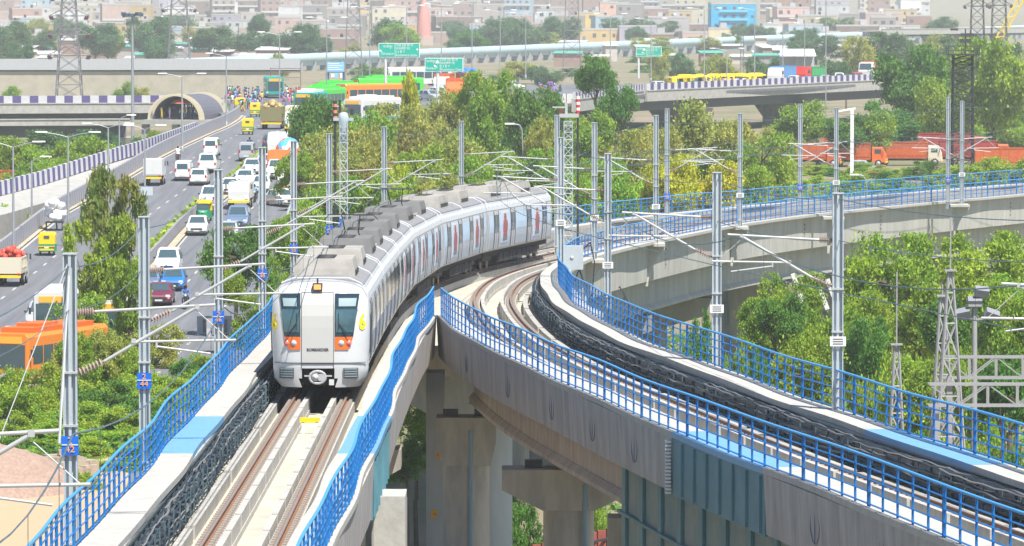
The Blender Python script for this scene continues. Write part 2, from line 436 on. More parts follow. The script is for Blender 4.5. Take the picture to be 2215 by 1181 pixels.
# ---------------------------------------------------------------- piers
def pier(label, x, y, ztop, w, d, capw=None, caph=1.3, round_=True, m=M_pier, pipe=None, name='viaduct_pier', rz=0, plate=None):
    r = thing(name, label, 'pier', (x, y, 0), rz, group='concrete piers under the metro viaduct')
    b = MB(); zc = ztop-(caph if capw else 0)
    if round_: b.lathe([(w/2, -4.6), (w/2, zc)], 20)
    else: b.b2((-w/2,-d/2,-4.6),(w/2,d/2,zc))
    b.build('column', m, r)
    if capw:
        b = MB(); h = capw/2
        b.extr([(-w/2*1.02,-d/2,zc),(w/2*1.02,-d/2,zc),(h,-d/2,ztop-caph*.5),(h,-d/2,ztop),(-h,-d/2,ztop),(-h,-d/2,ztop-caph*.5)], (0,d,0)); b.build('pier_cap', m, r)
        for s in (-1,1): b = MB(); b.box((s*1.45*capw/5.5,0,ztop+.13), (.6,.6,.26)); b.build('bearing', M_dark, r)
    if pipe is not None:
        b = MB(); b.tube((pipe,-d/2-.12 if not round_ else -w/2-.05,0),(pipe,-d/2-.12 if not round_ else -w/2-.05,ztop-.5),.09,8)
        for z in range(1, int(ztop), 2): b.tube((pipe,-(w if round_ else d)/2-.05,z),(pipe,-(w if round_ else d)/2-.05,z+.15),.11,8)
        b.build('drainpipe', mat('grey_drainpipe', (.16,.25,.33), .5), r)
    if plate:
        px_, z_ = plate; b = MB(); b.box((px_, -d/2-.03, z_), (.28,.04,.36)); pl = b.build('number_plate', mat('pier_plate', (.75,.42,.02), .5), r)
    return r
zu = lambda Y, k=2.8: ZR(Y)-k-.26
p1 = pier('slim flat pale pier with two small yellow plates, left of the clustered columns', -3.05, 221, zu(221)+1.6, .72, 2.2, round_=False, m=M_pierl, plate=(.18, 4.2))
for nm, z_ in (('MB3',4.2),('18',1.85)):
    if nm == '18':
        b = MB(); b.box((-.05,-1.13,z_),(.24,.04,.34)); b.build('number_plate', mat('pier_plate', ()), p1)
    text(nm, .15, M_red, 'lettering', p1, Matrix.Translation((.18 if nm == 'MB3' else -.05,-1.16,z_)) @ FACE)
pier('thick weathered round pier with a drainpipe under the fork of the decks', -1.8, 218, zu(218), 1.85, 2.0, capw=2.35, caph=1.9, pipe=.18)
pier('paler round pier standing behind the thick weathered pier', -.93, 236, zu(236)-.6, 1.9, 2.0, m=M_pierl)
pier('T-headed brown pier with a drainpipe carrying the curved empty viaduct', 1.95, 190, zu(190), 1.75, 1.9, capw=4.6, caph=1.4, round_=True, pipe=.55)
pier('short square pier beside the teal steel girder', 3.6, 172, 6.4, 1.25, 1.5, round_=False, m=M_pier)
pier('low stub column in front of the square pier at the bottom edge', 3.3, 158, 5.6, .75, .9, round_=False, m=M_pier)
pier('sunlit square pier end beside the near railing of the train viaduct', -3.3, 150, 9.15, .85, 2.2, round_=False, m=M_concw)
pier('square pier under the train viaduct behind the sunlit one', -3.9, 176, zu(176), 1.1, 1.6, round_=False, m=M_pier)
pier('round pier under the near end of the train viaduct', -6.2, 128, zu(128), 1.8, 1.9, capw=5, caph=1.4)
pier('round pier under the train', -6.2, 200, zu(200), 1.8, 1.9, capw=4.4, caph=1.4)
zc = lambda Y: ZR(Y)-3.5-.26
ax = lambda Y: (XA(Y)+XB(Y))/2
for Y, lab, cw in ((262,'T-headed pier under the far viaduct, first beyond the fork',5.4),(297,'T-headed pier under the far viaduct, right behind the crow',7.4),(322,'T-headed pier under the far viaduct, second behind the crow',8.2),
        (347,'shaded T-headed pier under the far viaduct, left of the broadest one',8.4),(372,'broad T-headed pier with drainpipe under the far viaduct, dark cap above green bushes',9.2),
        (397,'T-headed pier under the far viaduct, second from its right end',9),(425,'T-headed pier at the far right end of the metro viaduct',9)):
    pier(lab, ax(Y), Y, zc(Y), 1.9, 2.0, capw=cw, caph=1.9, rz=-math.atan((XB(Y+1)-XB(Y-1))/2), pipe=-.3 if Y == 372 else None)
# ================================================================= the train
M_body = mat('silver_white_body', (.42,.43,.45), .32, spec=.5)
M_mask = mat('cab_white', (.60,.61,.61), .28, spec=.5)
M_side = mat('advert_wrap_pale', (.50,.54,.60), .35, col2=(.42,.47,.55), scale=.6)
M_door = mat('door_silver', (.50,.50,.52), .35)
M_roof = mat('train_roof_grey', (.27,.27,.28), .7, noise=.25, scale=.8)
M_ac = mat('dusty_roof_unit', (.42,.40,.37), .8, noise=.3, scale=1.5)
M_acd = mat('dark_roof_unit', (.20,.20,.20), .8, noise=.25, scale=1.5)
M_cant = mat('cantrail_white', (.60,.62,.66), .4)
M_under = mat('underframe_dark', (.035,.03,.03), .8)
M_lamp = bpy.data.materials.new('lamp_lens'); M_lamp.use_nodes = True
M_lamp.node_tree.nodes['Principled BSDF'].inputs['Base Color'].default_value = (.45,.55,.55,1)
M_lamp.node_tree.nodes['Principled BSDF'].inputs['Roughness'].default_value = .1
M_lampr = mat('red_lamp_lens', (.85,.18,.15), .15)
M_disp = bpy.data.materials.new('destination_display'); M_disp.use_nodes = True
_b = M_disp.node_tree.nodes['Principled BSDF']; _b.inputs['Base Color'].default_value = (.8,.25,.08,1)
_b.inputs['Emission Color'].default_value = (1,.30,.08,1); _b.inputs['Emission Strength'].default_value = .8
M_post = mat('poster_red', (.36,.10,.11), .5); M_postd = mat('poster_grey', (.20,.22,.26), .5); M_posts = mat('poster_sky', (.50,.64,.80), .5)
M_cabin = mat('cab_interior', (.10,.16,.17), .6)

train = thing('metro_train', 'long silver metro train with six coaches rounding the bend towards the viewer', 'train', (XA(179), 179, ZR(179)))
T0 = train.matrix_basis.copy(); T0 = Matrix.Translation(train.location)
HW = 1.6
bnd = [179, 201.6, 223.2, 245, 267.5, 289.3, 313]
XS = [(-1.33,.95),(-1.5,1.0),(-1.57,1.5),(-1.6,2.3),(-1.55,3.0),(-1.42,3.36)]       # side profile
def place(o, p, rz, sl): 
    o.parent = train; o.matrix_parent_inverse = Matrix.Identity(4)
    o.location = Vector(p)-train.location; o.rotation_euler = (sl, 0, rz)
def mask_pt(x, z):
    """front surface of the cab: rounded in plan and leaning back towards the roof"""
    a = min(1, abs(x)/1.6); y = -.78*(1-a**3.6)**.6 if a < 1 else 0
    zt = max(0, (z-2.3)/1.6); y += .55*zt**2.4
    zb = max(0, (1.0-z)/.8); y += .12*zb
    return y
def patch(mb, q, off, nx=6, nz=6, mi=0, th=.02):
    """quad q=((x,z)*4: bl,br,tr,tl) laid on the mask, raised by off"""
    vs = []; 
    for lay in (off, off-th-.03):
        for j in range(nz+1):
            for i in range(nx+1):
                a, b = i/nx, j/nz
                x = (q[0][0]*(1-a)+q[1][0]*a)*(1-b)+(q[3][0]*(1-a)+q[2][0]*a)*b
                z = (q[0][1]*(1-a)+q[1][1]*a)*(1-b)+(q[3][1]*(1-a)+q[2][1]*a)*b
                vs.append((x, mask_pt(x, z)-lay, z))
    n = (nx+1)*(nz+1); W = nx+1
    fs = [(j*W+i, j*W+i+1, (j+1)*W+i+1, (j+1)*W+i) for j in range(nz) for i in range(nx)]
    ring = [i for i in range(W)]+[j*W+nx for j in range(1,nz+1)]+[nz*W+i for i in range(nx-1,-1,-1)]+[j*W for j in range(nz-1,0,-1)]
    fs += [(ring[(k+1)%len(ring)], ring[k], ring[k]+n, ring[(k+1)%len(ring)]+n) for k in range(len(ring))]
    mb.add(vs, fs, mi, False)
def roof_prof(): 
    L = [(-1.33,.95),(-1.52,1.02),(-1.58,1.6),(-1.6,2.3),(-1.57,2.9),(-1.5,3.32),(-1.38,3.52),(-1.1,3.68),(-.6,3.76),(0,3.78)]
    return L + [(-x, z) for x, z in L[-2::-1]]
for k in range(6):
    Ya, Yb = bnd[k]+ (.95 if k == 0 else .22), bnd[k+1]-.22
    pa = Vector((XA(Ya), Ya, ZR(Ya))); pb = Vector((XA(Yb), Yb, ZR(Yb))); L = (pb-pa).length
    rz = math.atan2(-(pb.x-pa.x), pb.y-pa.y); sl = math.atan2(pb.z-pa.z, math.hypot(pb.x-pa.x, pb.y-pa.y))
    pr = roof_prof(); m = MB()
    m.loft([[(x, y, z) for x, z in pr] for y in (0, L)])
    body = m.build('coach_body', M_body, train); place(body, pa, rz, sl)
    # side bands, windows, doors (both sides); local frame: +Y runs to the rear
    for s in (-1, 1):
        def quad(mb, y0, y1, z0, z1, off, mi=0):
            def xo(z):
                ps = pr[:10]
                for (xa, za), (xb, zb) in zip(ps, ps[1:]):
                    if za <= z <= zb: return -(xa+(xb-xa)*(z-za)/(zb-za))
                return 1.4
            zs = [z0, *[z for _, z in pr[:10] if z0 < z < z1], z1]
            rings = []
            for z in zs:
                x = xo(z); rings.append([(s*(x+off), y0, z), (s*(x+off), y1, z), (s*(x-.03), y1, z), (s*(x-.03), y0, z)])
            mb.loft(rings, mi=mi)
        m = MB(); quad(m, .05, L-.05, 3.12, 3.44, .025); m.build('cantrail_band', M_cant, body)
        m = MB(); quad(m, .0, L, .9501, 1.06, .03); m.build('sill', mat('sill_brown', (.30,.27,.22), .7), body)
        step = L/4
        for d in range(4):
            yc = step*(d+.5); m = MB()
            quad(m, yc-.72, yc+.72, 1.08, 3.0, .012); dr = m.build('door', M_door, body)
            m = MB(); quad(m, yc-.60, yc-.12, 1.9, 2.85, .022); quad(m, yc+.12, yc+.60, 1.9, 2.85, .022); 
            quad(m, yc-.80, yc-.70, 1.07, 3.05, .03); quad(m, yc+.70, yc+.80, 1.07, 3.05, .03)
            quad(m, yc-.01, yc+.01, 1.08, 3.0, .02)
            m.build('door_glass', M_glass, dr)
        for d in range(5):
            y0 = max(.5 if k else 1.0, step*(d-.5)+.95); y1 = min(L-.5, step*(d+.5)-.95)
            if y1-y0 < .6: continue
            m = MB(); quad(m, y0, y1, 1.12, 3.06, .014); wr = m.build('advert_panel', M_side if k > 2 else M_body, body)
            m = MB(); quad(m, y0+.15, y1-.15, 1.95, 2.85, .022); wn = m.build('window', M_posts if k > 2 else M_glass, body)
            if s == 1 and k > 1 and d in (1, 3):
                yc = (y0+y1)/2
                m = MB(); quad(m, yc-1.3, yc+1.3, 1.3, 2.98, .03, 0); m.build('poster', mat('poster_pale', (.56,.62,.72), .5), body)
                m = MB()      # red torso, head, dark base
                for zz, hw in ((1.75,.42),(1.9,.48),(2.05,.5),(2.2,.5),(2.35,.44)): quad(m, yc-hw*1.6, yc+hw*1.6, zz, zz+.15, .038, 0)
                for zz, hw in ((2.5,.25),(2.62,.27),(2.74,.2)): quad(m, yc-hw*1.6, yc+hw*1.6, zz, zz+.12, .038, 1)
                quad(m, yc-.7, yc+.7, 1.62, 1.75, .038, 2); quad(m, yc-.75, yc+.75, 1.42, 1.62, .038, 3)
                m.build('poster_figure', [M_post, mat('poster_hair', (.33,.09,.09), .5), M_post, M_postd], body)
    # roof: walk strips, units, conduits
    m = MB(); m.loft([[(x, y, z+.012) for x, z in ((-1.1,3.62),(1.1,3.62),(1.36,3.55),(1.33,3.60),(1.1,3.72),(.6,3.79),(0,3.81),(-.6,3.79),(-1.1,3.72),(-1.33,3.60),(-1.36,3.55))] for y in (.06 if k else .6, L-.06)])
    m.build('roof_sheet', M_roof, body)
    for j, yc in enumerate((L*.27, L*.73)):
        m = MB(); l = 2.1; hw = 1.02
        m.loft([[(-hw,yc-l,3.7),(hw,yc-l,3.7),(hw,yc+l,3.7),(-hw,yc+l,3.7)],[(-hw+.02,yc-l+.06,4.0),(hw-.02,yc-l+.06,4.0),(hw-.02,yc+l-.06,4.0),(-hw+.02,yc+l-.06,4.0)],
                [(-hw+.10,yc-l+.16,4.33),(hw-.10,yc-l+.16,4.33),(hw-.10,yc+l-.16,4.33),(-hw+.10,yc+l-.16,4.33)]][::1])
        u = m.build('air_conditioner', M_ac if (k*2+j) in (0,1,8,9,10,11) else M_acd, body)
        m = MB()
        for q in range(7): m.box((hw+.0, yc-1.4+q*.45, 3.86), (.04,.3,.16))
        for q in range(3): m.lathe([(.32,4.335),(.32,4.37),(.02,4.38)], 12, (0,yc-1.1+q*1.1,0))
        m.build('grille', M_dark, u)
    m = MB()
    for yq in (.7, L*.5, L-.5):
        m.path([(-1.3,yq,3.66),(-.9,yq,3.82),(.9,yq,3.82),(1.3,yq,3.64),(1.45,yq,3.45)], .03, 5)
    for q in range(16): m.box((1.5, L*(q+.5)/16+random.uniform(-.2,.2), 3.38), (.09,.18,.05))
    m.build('roof_conduit', M_cant, body)
    if k in (1, 3):       # pantograph
        for yq in (L*.5,):
            m = MB()
            for a in (-.5,.5):
                m.tube((a,yq-.9,3.86),(a*.5,yq+.5,4.35),.03,5); m.tube((a*.5,yq+.5,4.35),(a*.7,yq-.5,5.0),.025,5)
                m.tube((a,yq-.9,3.8),(a,yq-.9,3.9),.09,8); m.tube((a,yq+.7,3.8),(a,yq+.7,3.95),.09,8)
            m.box((0,yq-.5,5.03),(1.7,.1,.05)); m.box((0,yq-.25,5.03),(1.7,.1,.05)); m.box((0,yq-.1,3.93),(1.1,1.9,.06))
            for a in (-.9,.9): m.tube((a*.94,yq-.38,5.03),(a*1.15,yq-.38,4.85),.02,5)
            m.build('pantograph', M_dark, body)
            m = MB()
            for q in range(6): m.lathe([(.05,0),(.09,.02),(.05,.05)], 8, (.9, yq-1.6+q*.5, 3.85)); m.box((-.6+q*.2,yq+1.3,3.92),(.08,.08,.2))
            m.build('insulator', M_ins, body)
    # underframe
    m = MB()
    m.box((0,L/2,.82),(2.6,L-.6,.26)); rnd = random.Random(k)
    y = 5.4
    while y < L-5.4:
        l = rnd.uniform(.8,1.9)
        for s in (-1,1): m.box((s*1.05,y+l/2,.52),(.6,l,rnd.uniform(.35,.5)))
        y += l+.25
    m.build('underframe', M_under, body)
    for yc in (2.9, L-2.9):
        m = MB()
        for s in (-1,1):
            m.box((s*1.0,yc,.55),(.14,3.0,.26)); m.box((s*1.0,yc,.78),(.3,.6,.25))
        m.box((0,yc,.55),(2.0,.5,.3)); bg_ = m.build('bogie', mat('bogie_brown', (.09,.07,.055), .8), body)
        for dy in (-1.1,1.1):
            m = MB()
            for s in (-1,1): m.lathe([(.02,-.07),(.43,-.07),(.43,.05),(.46,.07),(.02,.07)], 16, (s*.84,yc+dy,.44), 'X')
            m.tube((-.84,yc+dy,.44),(.84,yc+dy,.44),.08,8)
            m.build('wheelset', mat('wheel_steel', (.16,.12,.10), .5, metal=.5), body)
    if k < 5:
        m = MB(); m.loft([[(x*.9, y, z*.97+.05) for x, z in pr] for y in (L-.02, L+.46)]); m.build('gangway', M_dark, body)
    if k == 0:
        # cab front
        n = 40; m = MB(); cols = []
        rows = [.33,.42,.62,.95,1.02,1.3,1.7,2.1,2.5,2.9,3.15,3.35,3.5]
        def hwz(z):
            if z < .62: return 1.28+.24*min(1,(z-.33)/.3)
            if z < 2.3: return 1.52+.08*(z-.62)/1.68
            if z < 3.0: return 1.6-.03*(z-2.3)/.7
            return 1.57-.16*((z-3.0)/.5)**1.5
        for z in rows:
            w_ = hwz(z); row = []
            for i in range(n+1):
                x = -math.cos(math.pi*i/n)*w_
                row.append((x, mask_pt(x*1.6/w_, z)-.0, z))
            cols.append(row)
        # dome above the windscreens up to the roof line
        for f, z in ((.25,3.62),(.5,3.71),(.75,3.77),(1,3.79)):
            w_ = 1.41*(1-.35*f*f); row = []
            for i in range(n+1):
                x = -math.cos(math.pi*i/n)*w_; y0 = mask_pt(x*1.6/w_*.999, 3.5)
                row.append((x, y0+(1.0-y0)*f*.62, z-.10*(x/1.4)**2*f-.06*(abs(x)/w_)**4))
            cols.append(row)
        W = n+1; vs = [p for r_ in cols for p in r_]; fs = []
        for j in range(len(cols)-1):
            for i in range(n):
                xm = (cols[j][i][0]+cols[j][i+1][0])/2; zm = (cols[j][i][2]+cols[j+1][i][2])/2
                if zm < .95 and -.60 < xm < .50: continue
                fs.append((j*W+i, j*W+i+1, (j+1)*W+i+1, (j+1)*W+i))
        # sides back to the body and roof cap
        m.add(vs, fs, 0, True)
        for s, idx in ((-1,0),(1,n)):
            ring = [(r_[idx][0], r_[idx][1], r_[idx][2]) for r_ in cols[:13]]
            back = [(s*max(abs(p[0]),1.33), 1.1, max(p[2],.4)) for p in ring]
            a = len(ring); f2 = [(i,i+1,a+i+1,a+i) if s > 0 else (i+1,i,a+i,a+i+1) for i in range(a-1)]
            m.add(ring+back, f2, 0, True)
        top = cols[-1]; a = len(top); m.add(top+[(p[0]*1.25, 1.4, p[2]-.02-.12*abs(p[0])) for p in top], [(i,i+1,a+i+1,a+i) for i in range(a-1)], 0, True)
        for s in (-1,1):   # filler between dome edge and roof shoulder
            e = [cols[j][0 if s < 0 else n] for j in range(12, len(cols))]
            m.add(e+[(s*(1.42-.12*i), 1.3, 3.5+.05*i) for i in range(len(e))], [((i,i+1,len(e)+i+1,len(e)+i) if s > 0 else (i+1,i,len(e)+i,len(e)+i+1)) for i in range(len(e)-1)], 0, True)
        cab = m.build('cab_front', M_mask, body)
        def part(nm, mt, quads, off, **kw):
            m = MB()
            for q in quads: patch(m, q, off, **kw)
            return m.build(nm, mt, body)
        for s, xi, xo_t, xo_b in ((-1,-.63,-1.31,-1.16),(1,.49,1.28,1.08)):
            a = [(xo_b,1.98),(xi,1.98),(xi,3.38),(xo_t,3.36)]; 
            if s > 0: a = [(xi,1.98),(xo_b,1.98),(xo_t,3.36),(xi,3.38)]
            part('windscreen', M_glass, [a], .035)
            g = [(xo_b*.99,2.12),(xi+s*.03,2.12),(xi+s*.03,2.86),(xo_t*.96,2.86)] 
            if s > 0: g = [(g[1][0],g[1][1]),(g[0][0],g[0][1]),(g[3][0],g[3][1]),(g[2][0],g[2][1])]
            part('windscreen_glass', mat('tinted_glass', (.07,.16,.19), .12, col2=(.03,.07,.09), scale=1.2, spec=.7), [g], .05)
            h = [(xo_t*.90,2.96),(xi+s*.12,2.96),(xi+s*.12,3.22),(xo_t*.93,3.22)]
            if s > 0: h = [h[1],h[0],h[3],h[2]]
            part('sun_blind', mat('blind_grey', (.30,.40,.42), .5), [h], .055)
            o_ = [(xo_b*.86,1.56),(xi,1.56),(xi,1.97),(xo_b,1.97)]
            if s > 0: o_ = [o_[1],o_[0],o_[3],o_[2]]
            part('orange_lamp_panel', M_orange, [o_], .035)
            for j, xx in enumerate((xi+s*.20, xi+s*.44)):
                y_ = mask_pt(xx, 1.77)-.04
                m = MB(); m.lathe([(.0,-.03),(.075,-.025),(.085,0),(.1,0),(.1,.02)], 12, (xx, y_, 1.77), 'Y'); 
                m.build('headlight', M_lampr if j == 1 else M_lamp, body)
            m = MB(); xx = xi+s*.22
            m.tube((xx+s*.25, mask_pt(xx,2.0)-.09, 2.0),(xx-s*.1, mask_pt(xx,2.4)-.08, 2.42),.018,5)
            m.tube((xx-s*.1, mask_pt(xx,2.2)-.1, 2.2),(xx-s*.1, mask_pt(xx,2.75)-.09, 2.75),.014,5); m.build('wiper', M_dark, body)
            # grille in the apron
            gx = -1.08 if s < 0 else 1.0
            m = MB(); patch(m, ((gx-.24,.62),(gx+.24,.62),(gx+.24,.96),(gx-.24,.96)), .05); gr = m.build('apron_vent', mat('vent_frame', (.12,.14,.15), .5), body)
            m = MB()
            for q in range(4): z = .67+q*.08; patch(m, ((gx-.2,z),(gx+.2,z),(gx+.2,z+.035),(gx-.2,z+.035)), .075)
            m.build('louvre', mat('louvre_grey', (.30,.36,.38), .5), gr)
            # number 6
            cx = -1.49 if s < 0 else 1.37; y_ = mask_pt(cx, 2.4)-.03
            t_ = text('6', .72, mat('number_yellow', (.90,.72,.0), .5), 'number', body, Matrix.Identity(4), ext=0, bold=.02)
            me = t_.data
            for v in me.vertices:
                xx = cx+v.co.x*(.62); zz = 2.42+v.co.y; v.co = (xx, mask_pt(max(-1.58,min(1.58,xx)), zz)-.025, zz)
        part('emergency_door', mat('cab_door_grey', (.50,.50,.475), .35), [((-.59,1.14),(.44,1.14),(.44,3.40),(-.59,3.40))], .02)
        m = MB()
        for q in (((-.60,.95),(-.585,.95),(-.585,3.41),(-.60,3.41)),((.44,.95),(.455,.95),(.455,3.41),(.44,3.41)),((-.59,3.4),(.44,3.4),(.44,3.415),(-.59,3.415)),
                  ((-1.5,1.12),(-.59,1.12),(-.59,1.135),(-1.5,1.135)),((.44,1.12),(1.5,1.12),(1.5,1.135),(.44,1.135)),((-.59,1.09),(.44,1.09),(.44,1.12),(-.59,1.12))): patch(m, q, .028)
        m.build('panel_gap', M_dark, body)
        t_ = text('BOMBARDIER', .135, M_dark, 'lettering', body, Matrix.Identity(4), ext=0, bold=.004)
        for v in t_.data.vertices: xx = -.07+v.co.x*.86; zz = 1.55+v.co.y; v.co = (xx, mask_pt(xx, zz)-.03, zz)
        m = MB(); m.box((-.08, mask_pt(0,3.56)-.02, 3.58), (.32,.3,.24)); db = m.build('display_box', M_dark, body)
        m = MB(); m.box((-.08, mask_pt(0,3.56)-.175, 3.58), (.23,.02,.16)); m.build('display', M_disp, db)
        m = MB(); m.tube((-.08, mask_pt(0,3.56), 3.7),(-.08, mask_pt(0,3.56), 3.86),.03,6); m.build('horn', M_dark, body)
        # coupler
        m = MB(); y_ = -1.15
        for q in range(14):
            a0, a1 = 2*math.pi*q/14, 2*math.pi*(q+1)/14
            m.tube((-.06+.26*math.cos(a0), y_, .68+.2*math.sin(a0)), (-.06+.26*math.cos(a1), y_, .68+.2*math.sin(a1)), .045, 6)
        m.box((.08,y_+.02,.68),(.22,.12,.22)); m.lathe([(.0,-.12),(.12,-.04),(.14,.1),(.1,.9)], 12, (-.14,y_,.68), 'Y'); m.box((-.06,y_+.5,.7),(.9,.06,.05))
        m.build('coupler', mat('coupler_grey', (.42,.43,.44), .45), body)
        m = MB(); m.box((-.05,.2,.66),(1.12,.2,.62)); m.build('coupler_recess', M_under, body)
        m = MB(); m.box((.38,-.75,.5),(.16,.2,.18)); m.build('junction_box', M_mask, body)
        # side of cab: driver's door outline, mirror-like handle
        for s in (-1,1):
            m = MB(); m.path([(s*1.6,.35,1.4),(s*1.63,.35,2.7),(s*1.63,.95,2.7),(s*1.6,.95,1.4)],.02,5)
            m.build('grab_rail', M_dark, body)
# ================================================================= overhead line masts
def zrail(Y): return ZR(Y)
def mast(px, Y, s, label, top=None, base=None, wdt=.26, sign=None, arms=True, bracket=False, h=None, X=None, armz=0, plate=None, reach=3.2):
    """steel H-section pole; s=+1: arms reach to the right, -1: to the left"""
    x = sx(px, Y); z0 = ZR(Y)+(-.3 if base is None else base); zt = at_y(px, top, Y).z if top else ZR(Y)+7.0
    r = thing('overhead_line_mast', label, 'mast', (x, Y, z0), group='overhead line masts along the metro viaduct')
    H = zt-z0; m = MB(); w2 = wdt/2
    for dx in (-w2, w2): m.b2((dx-.015, -w2, 0), (dx+.015, w2, H))
    m.b2((-w2+.016, -.012, 0), (w2-.016, .012, H)); m.b2((-w2-.02,-w2-.02,H),(w2+.02,w2+.02,H+.03))
    m.b2((-.012-w2*.0-.02,-w2,0),(.012+.02,-w2+.01,H))
    m.build('pole', M_galv, r)
    m = MB()
    for z in (.5, H*.45, H*.62):
        m.b2((-w2-.03,-w2-.03,z),(w2+.03,w2+.03,z+.05))
    m.build('clamp', M_tube, r)
    D = ZR(Y)-z0       # rail level in local height
    if bracket:
        m = MB()
        for k in range(6):
            f0, f1 = k/6, (k+1)/6
            pts = [(-.75, -.2, .0)]
        n = 8; prof = [(.5,0)]+[(.5-.95*(1-(1-i/n)**1.7), -.22-2.1*(i/n)**1.25) for i in range(n+1)]+[(-.6,-2.32),(-.6,0)]
        m.extr([(x_, -.35, z_) for x_, z_ in prof], (0,.3,0)); m.b2((-.9,-1.2,-.02),(.5,1.2,.14)); m.build('mast_bracket', M_wallc, r)
    if arms:
        a = armz; m = MB()
        m.tube((s*.55,0,D+5.35+a),(s*(reach),0,D+5.5+a),.034,8)
        m.tube((s*.75,0,D+4.25+a),(s*(reach-.45),0,D+5.42+a),.038,8)
        m.tube((s*1.35,0,D+4.68+a),(s*(reach+.45),0,D+4.72+a),.03,8)
        m.tube((s*1.9,0,D+4.58+a),(s*(reach-.1),0,D+4.42+a),.022,6); m.tube((s*1.9,0,D+4.7+a),(s*1.9,0,D+4.55+a),.03,6)
        m.tube((s*(reach-.35),0,D+5.48+a),(s*1.45,0,D+4.7+a),.012,4); m.tube((s*(reach-.5),0,D+5.45+a),(s*(reach+.3),0,D+4.73+a),.01,4)
        for q in (reach-.4, ): m.box((s*q,0,D+5.46+a),(.1,.09,.1))
        m.box((s*1.4,0,D+4.7+a),(.1,.09,.1)); c = m.build('cantilever', M_tube, r)
        m = MB()
        for p, q in (((s*.12,0,D+5.32+a),(s*.56,0,D+5.35+a)),((s*.15,0,D+3.98+a),(s*.76,0,D+4.26+a))):
            p, q = Vector(p), Vector(q); d = (q-p).normalized(); l = (q-p).length; m.tube(p, q, .03, 6)
            for k in range(7):
                c0 = p+d*(l*(k+1)/8.2); m.tube(c0, c0+d*.03, .11, 8, r2=.06)
            m.build('insulator', M_ins, r); m = MB()
    if sign:
        m = MB(); m.box((.0,-w2-.05,D+2.4),(.38,.03,.42)); sg = m.build('number_sign', M_plateB, r)
        m = MB(); m.box((.0,-w2-.075,D+2.42),(.36,.012,.02)); m.build('divider', M_white, sg)
        for j, tx in enumerate(sign.split('/')):
            text(tx, .20, mat('numeral_orange', (.95,.40,.08), .5), 'numeral', sg, Matrix.Translation((.0,-w2-.085,D+2.51-j*.19)) @ FACE @ Matrix.Diagonal((1.1,1,1,1)), ext=.004)
    if plate is not None:
        m = MB(); m.box((0,-w2-.06,D+plate),(.46,.03,.28)); pl = m.build('notice_plate', M_white, r)
        m = MB()
        for k in range(3): m.box((0,-w2-.082,D+plate+.07-k*.07),(.3,.008,.02))
        m.build('notice_lines', M_dark, pl)
    return r
ML = 'mast with blue number plate '
mast(-355, 80, 1, 'galvanised mast just outside the lower left corner, only its arms in view')
mast(150, 122, 1, ML+'2/42, nearest of the left-hand row', top=550, sign='2/42', wdt=.27)
mast(311, 147, 1, ML+'2/44, second of the left-hand row', top=470, sign='2/44')
mast(472, 184, 1, ML+'2/46, third of the left-hand row', top=368, sign='2/46')
mast(567, 222, 1, ML+'2/48, fourth of the left-hand row', top=320, sign='2/48')
mast(635, 252, 1, ML+'2/50, left of the train roof', top=306, sign='2/50', base=-1)
mast(712, 281, 1, ML+'2/52 behind the roof units of the train', top=290, sign='2/52', base=-1)
mast(831, 307, 1, 'plain grey mast behind the middle of the train, before yellow-green trees', top=275, base=-1.5)
mast(998, 336, 1, 'plain grey mast behind the rear coaches of the train', top=263, base=-1.5)
mast(1205, 318, -1, 'tall grey mast at the rear end of the train, left of the lattice signal mast', top=250, base=-.2)
mast(1213, 262, -1, 'thick grey mast with white notice standing at the fork beside the equipment box', top=298, plate=3.3, base=.2)
mast(1286, 289, -1, 'grey mast with white notice on the far viaduct, left of the crow', top=266, bracket=True, base=.5, plate=2.8)
mast(1315, 240, -1, 'grey mast with white notice rising beside the crow', top=333, plate=2.1, base=.2, wdt=.27)
mast(1419, 315, -1, 'grey mast with white notice on a curved bracket, second on the far viaduct', top=250, bracket=True, base=.5, plate=2.7)
mast(1443, 352, 1, ML+'2/58, on the far railing left of the olive tree', top=236, sign='2/58', base=.3)
mast(1551, 187, -1, 'tall noticed mast on the right edge of the empty viaduct, left of two', top=374, plate=2.55, wdt=.28, armz=.3)
mast(1601, 347, -1, 'grey mast with white notice on a curved bracket, middle of the far viaduct', top=246, bracket=True, base=.5, plate=2.6)
mast(1731, 378, 1, ML+'2/60, on the far railing before the flyover pier', top=226, sign='2/60', base=.3)
mast(1809, 370, -1, 'grey mast with white notice on the far viaduct, behind the tall nearer mast', top=234, bracket=True, base=.5, plate=2.9)
mast(1813, 161, -1, 'tall noticed mast on the right edge of the empty viaduct, right of two', top=419, plate=2.75, wdt=.29, armz=.35)
mast(2051, 402, 1, ML+'2/62, on the far railing beside the palm', top=211, sign='2/62', base=.3)
mast(2081, 402, -1, 'grey mast with white notice on the far viaduct, nearest its right end', top=219, bracket=True, base=.5, plate=2.8)
mast(2475, 125, -1, 'mast outside the right border, only its arms in view', armz=.35)
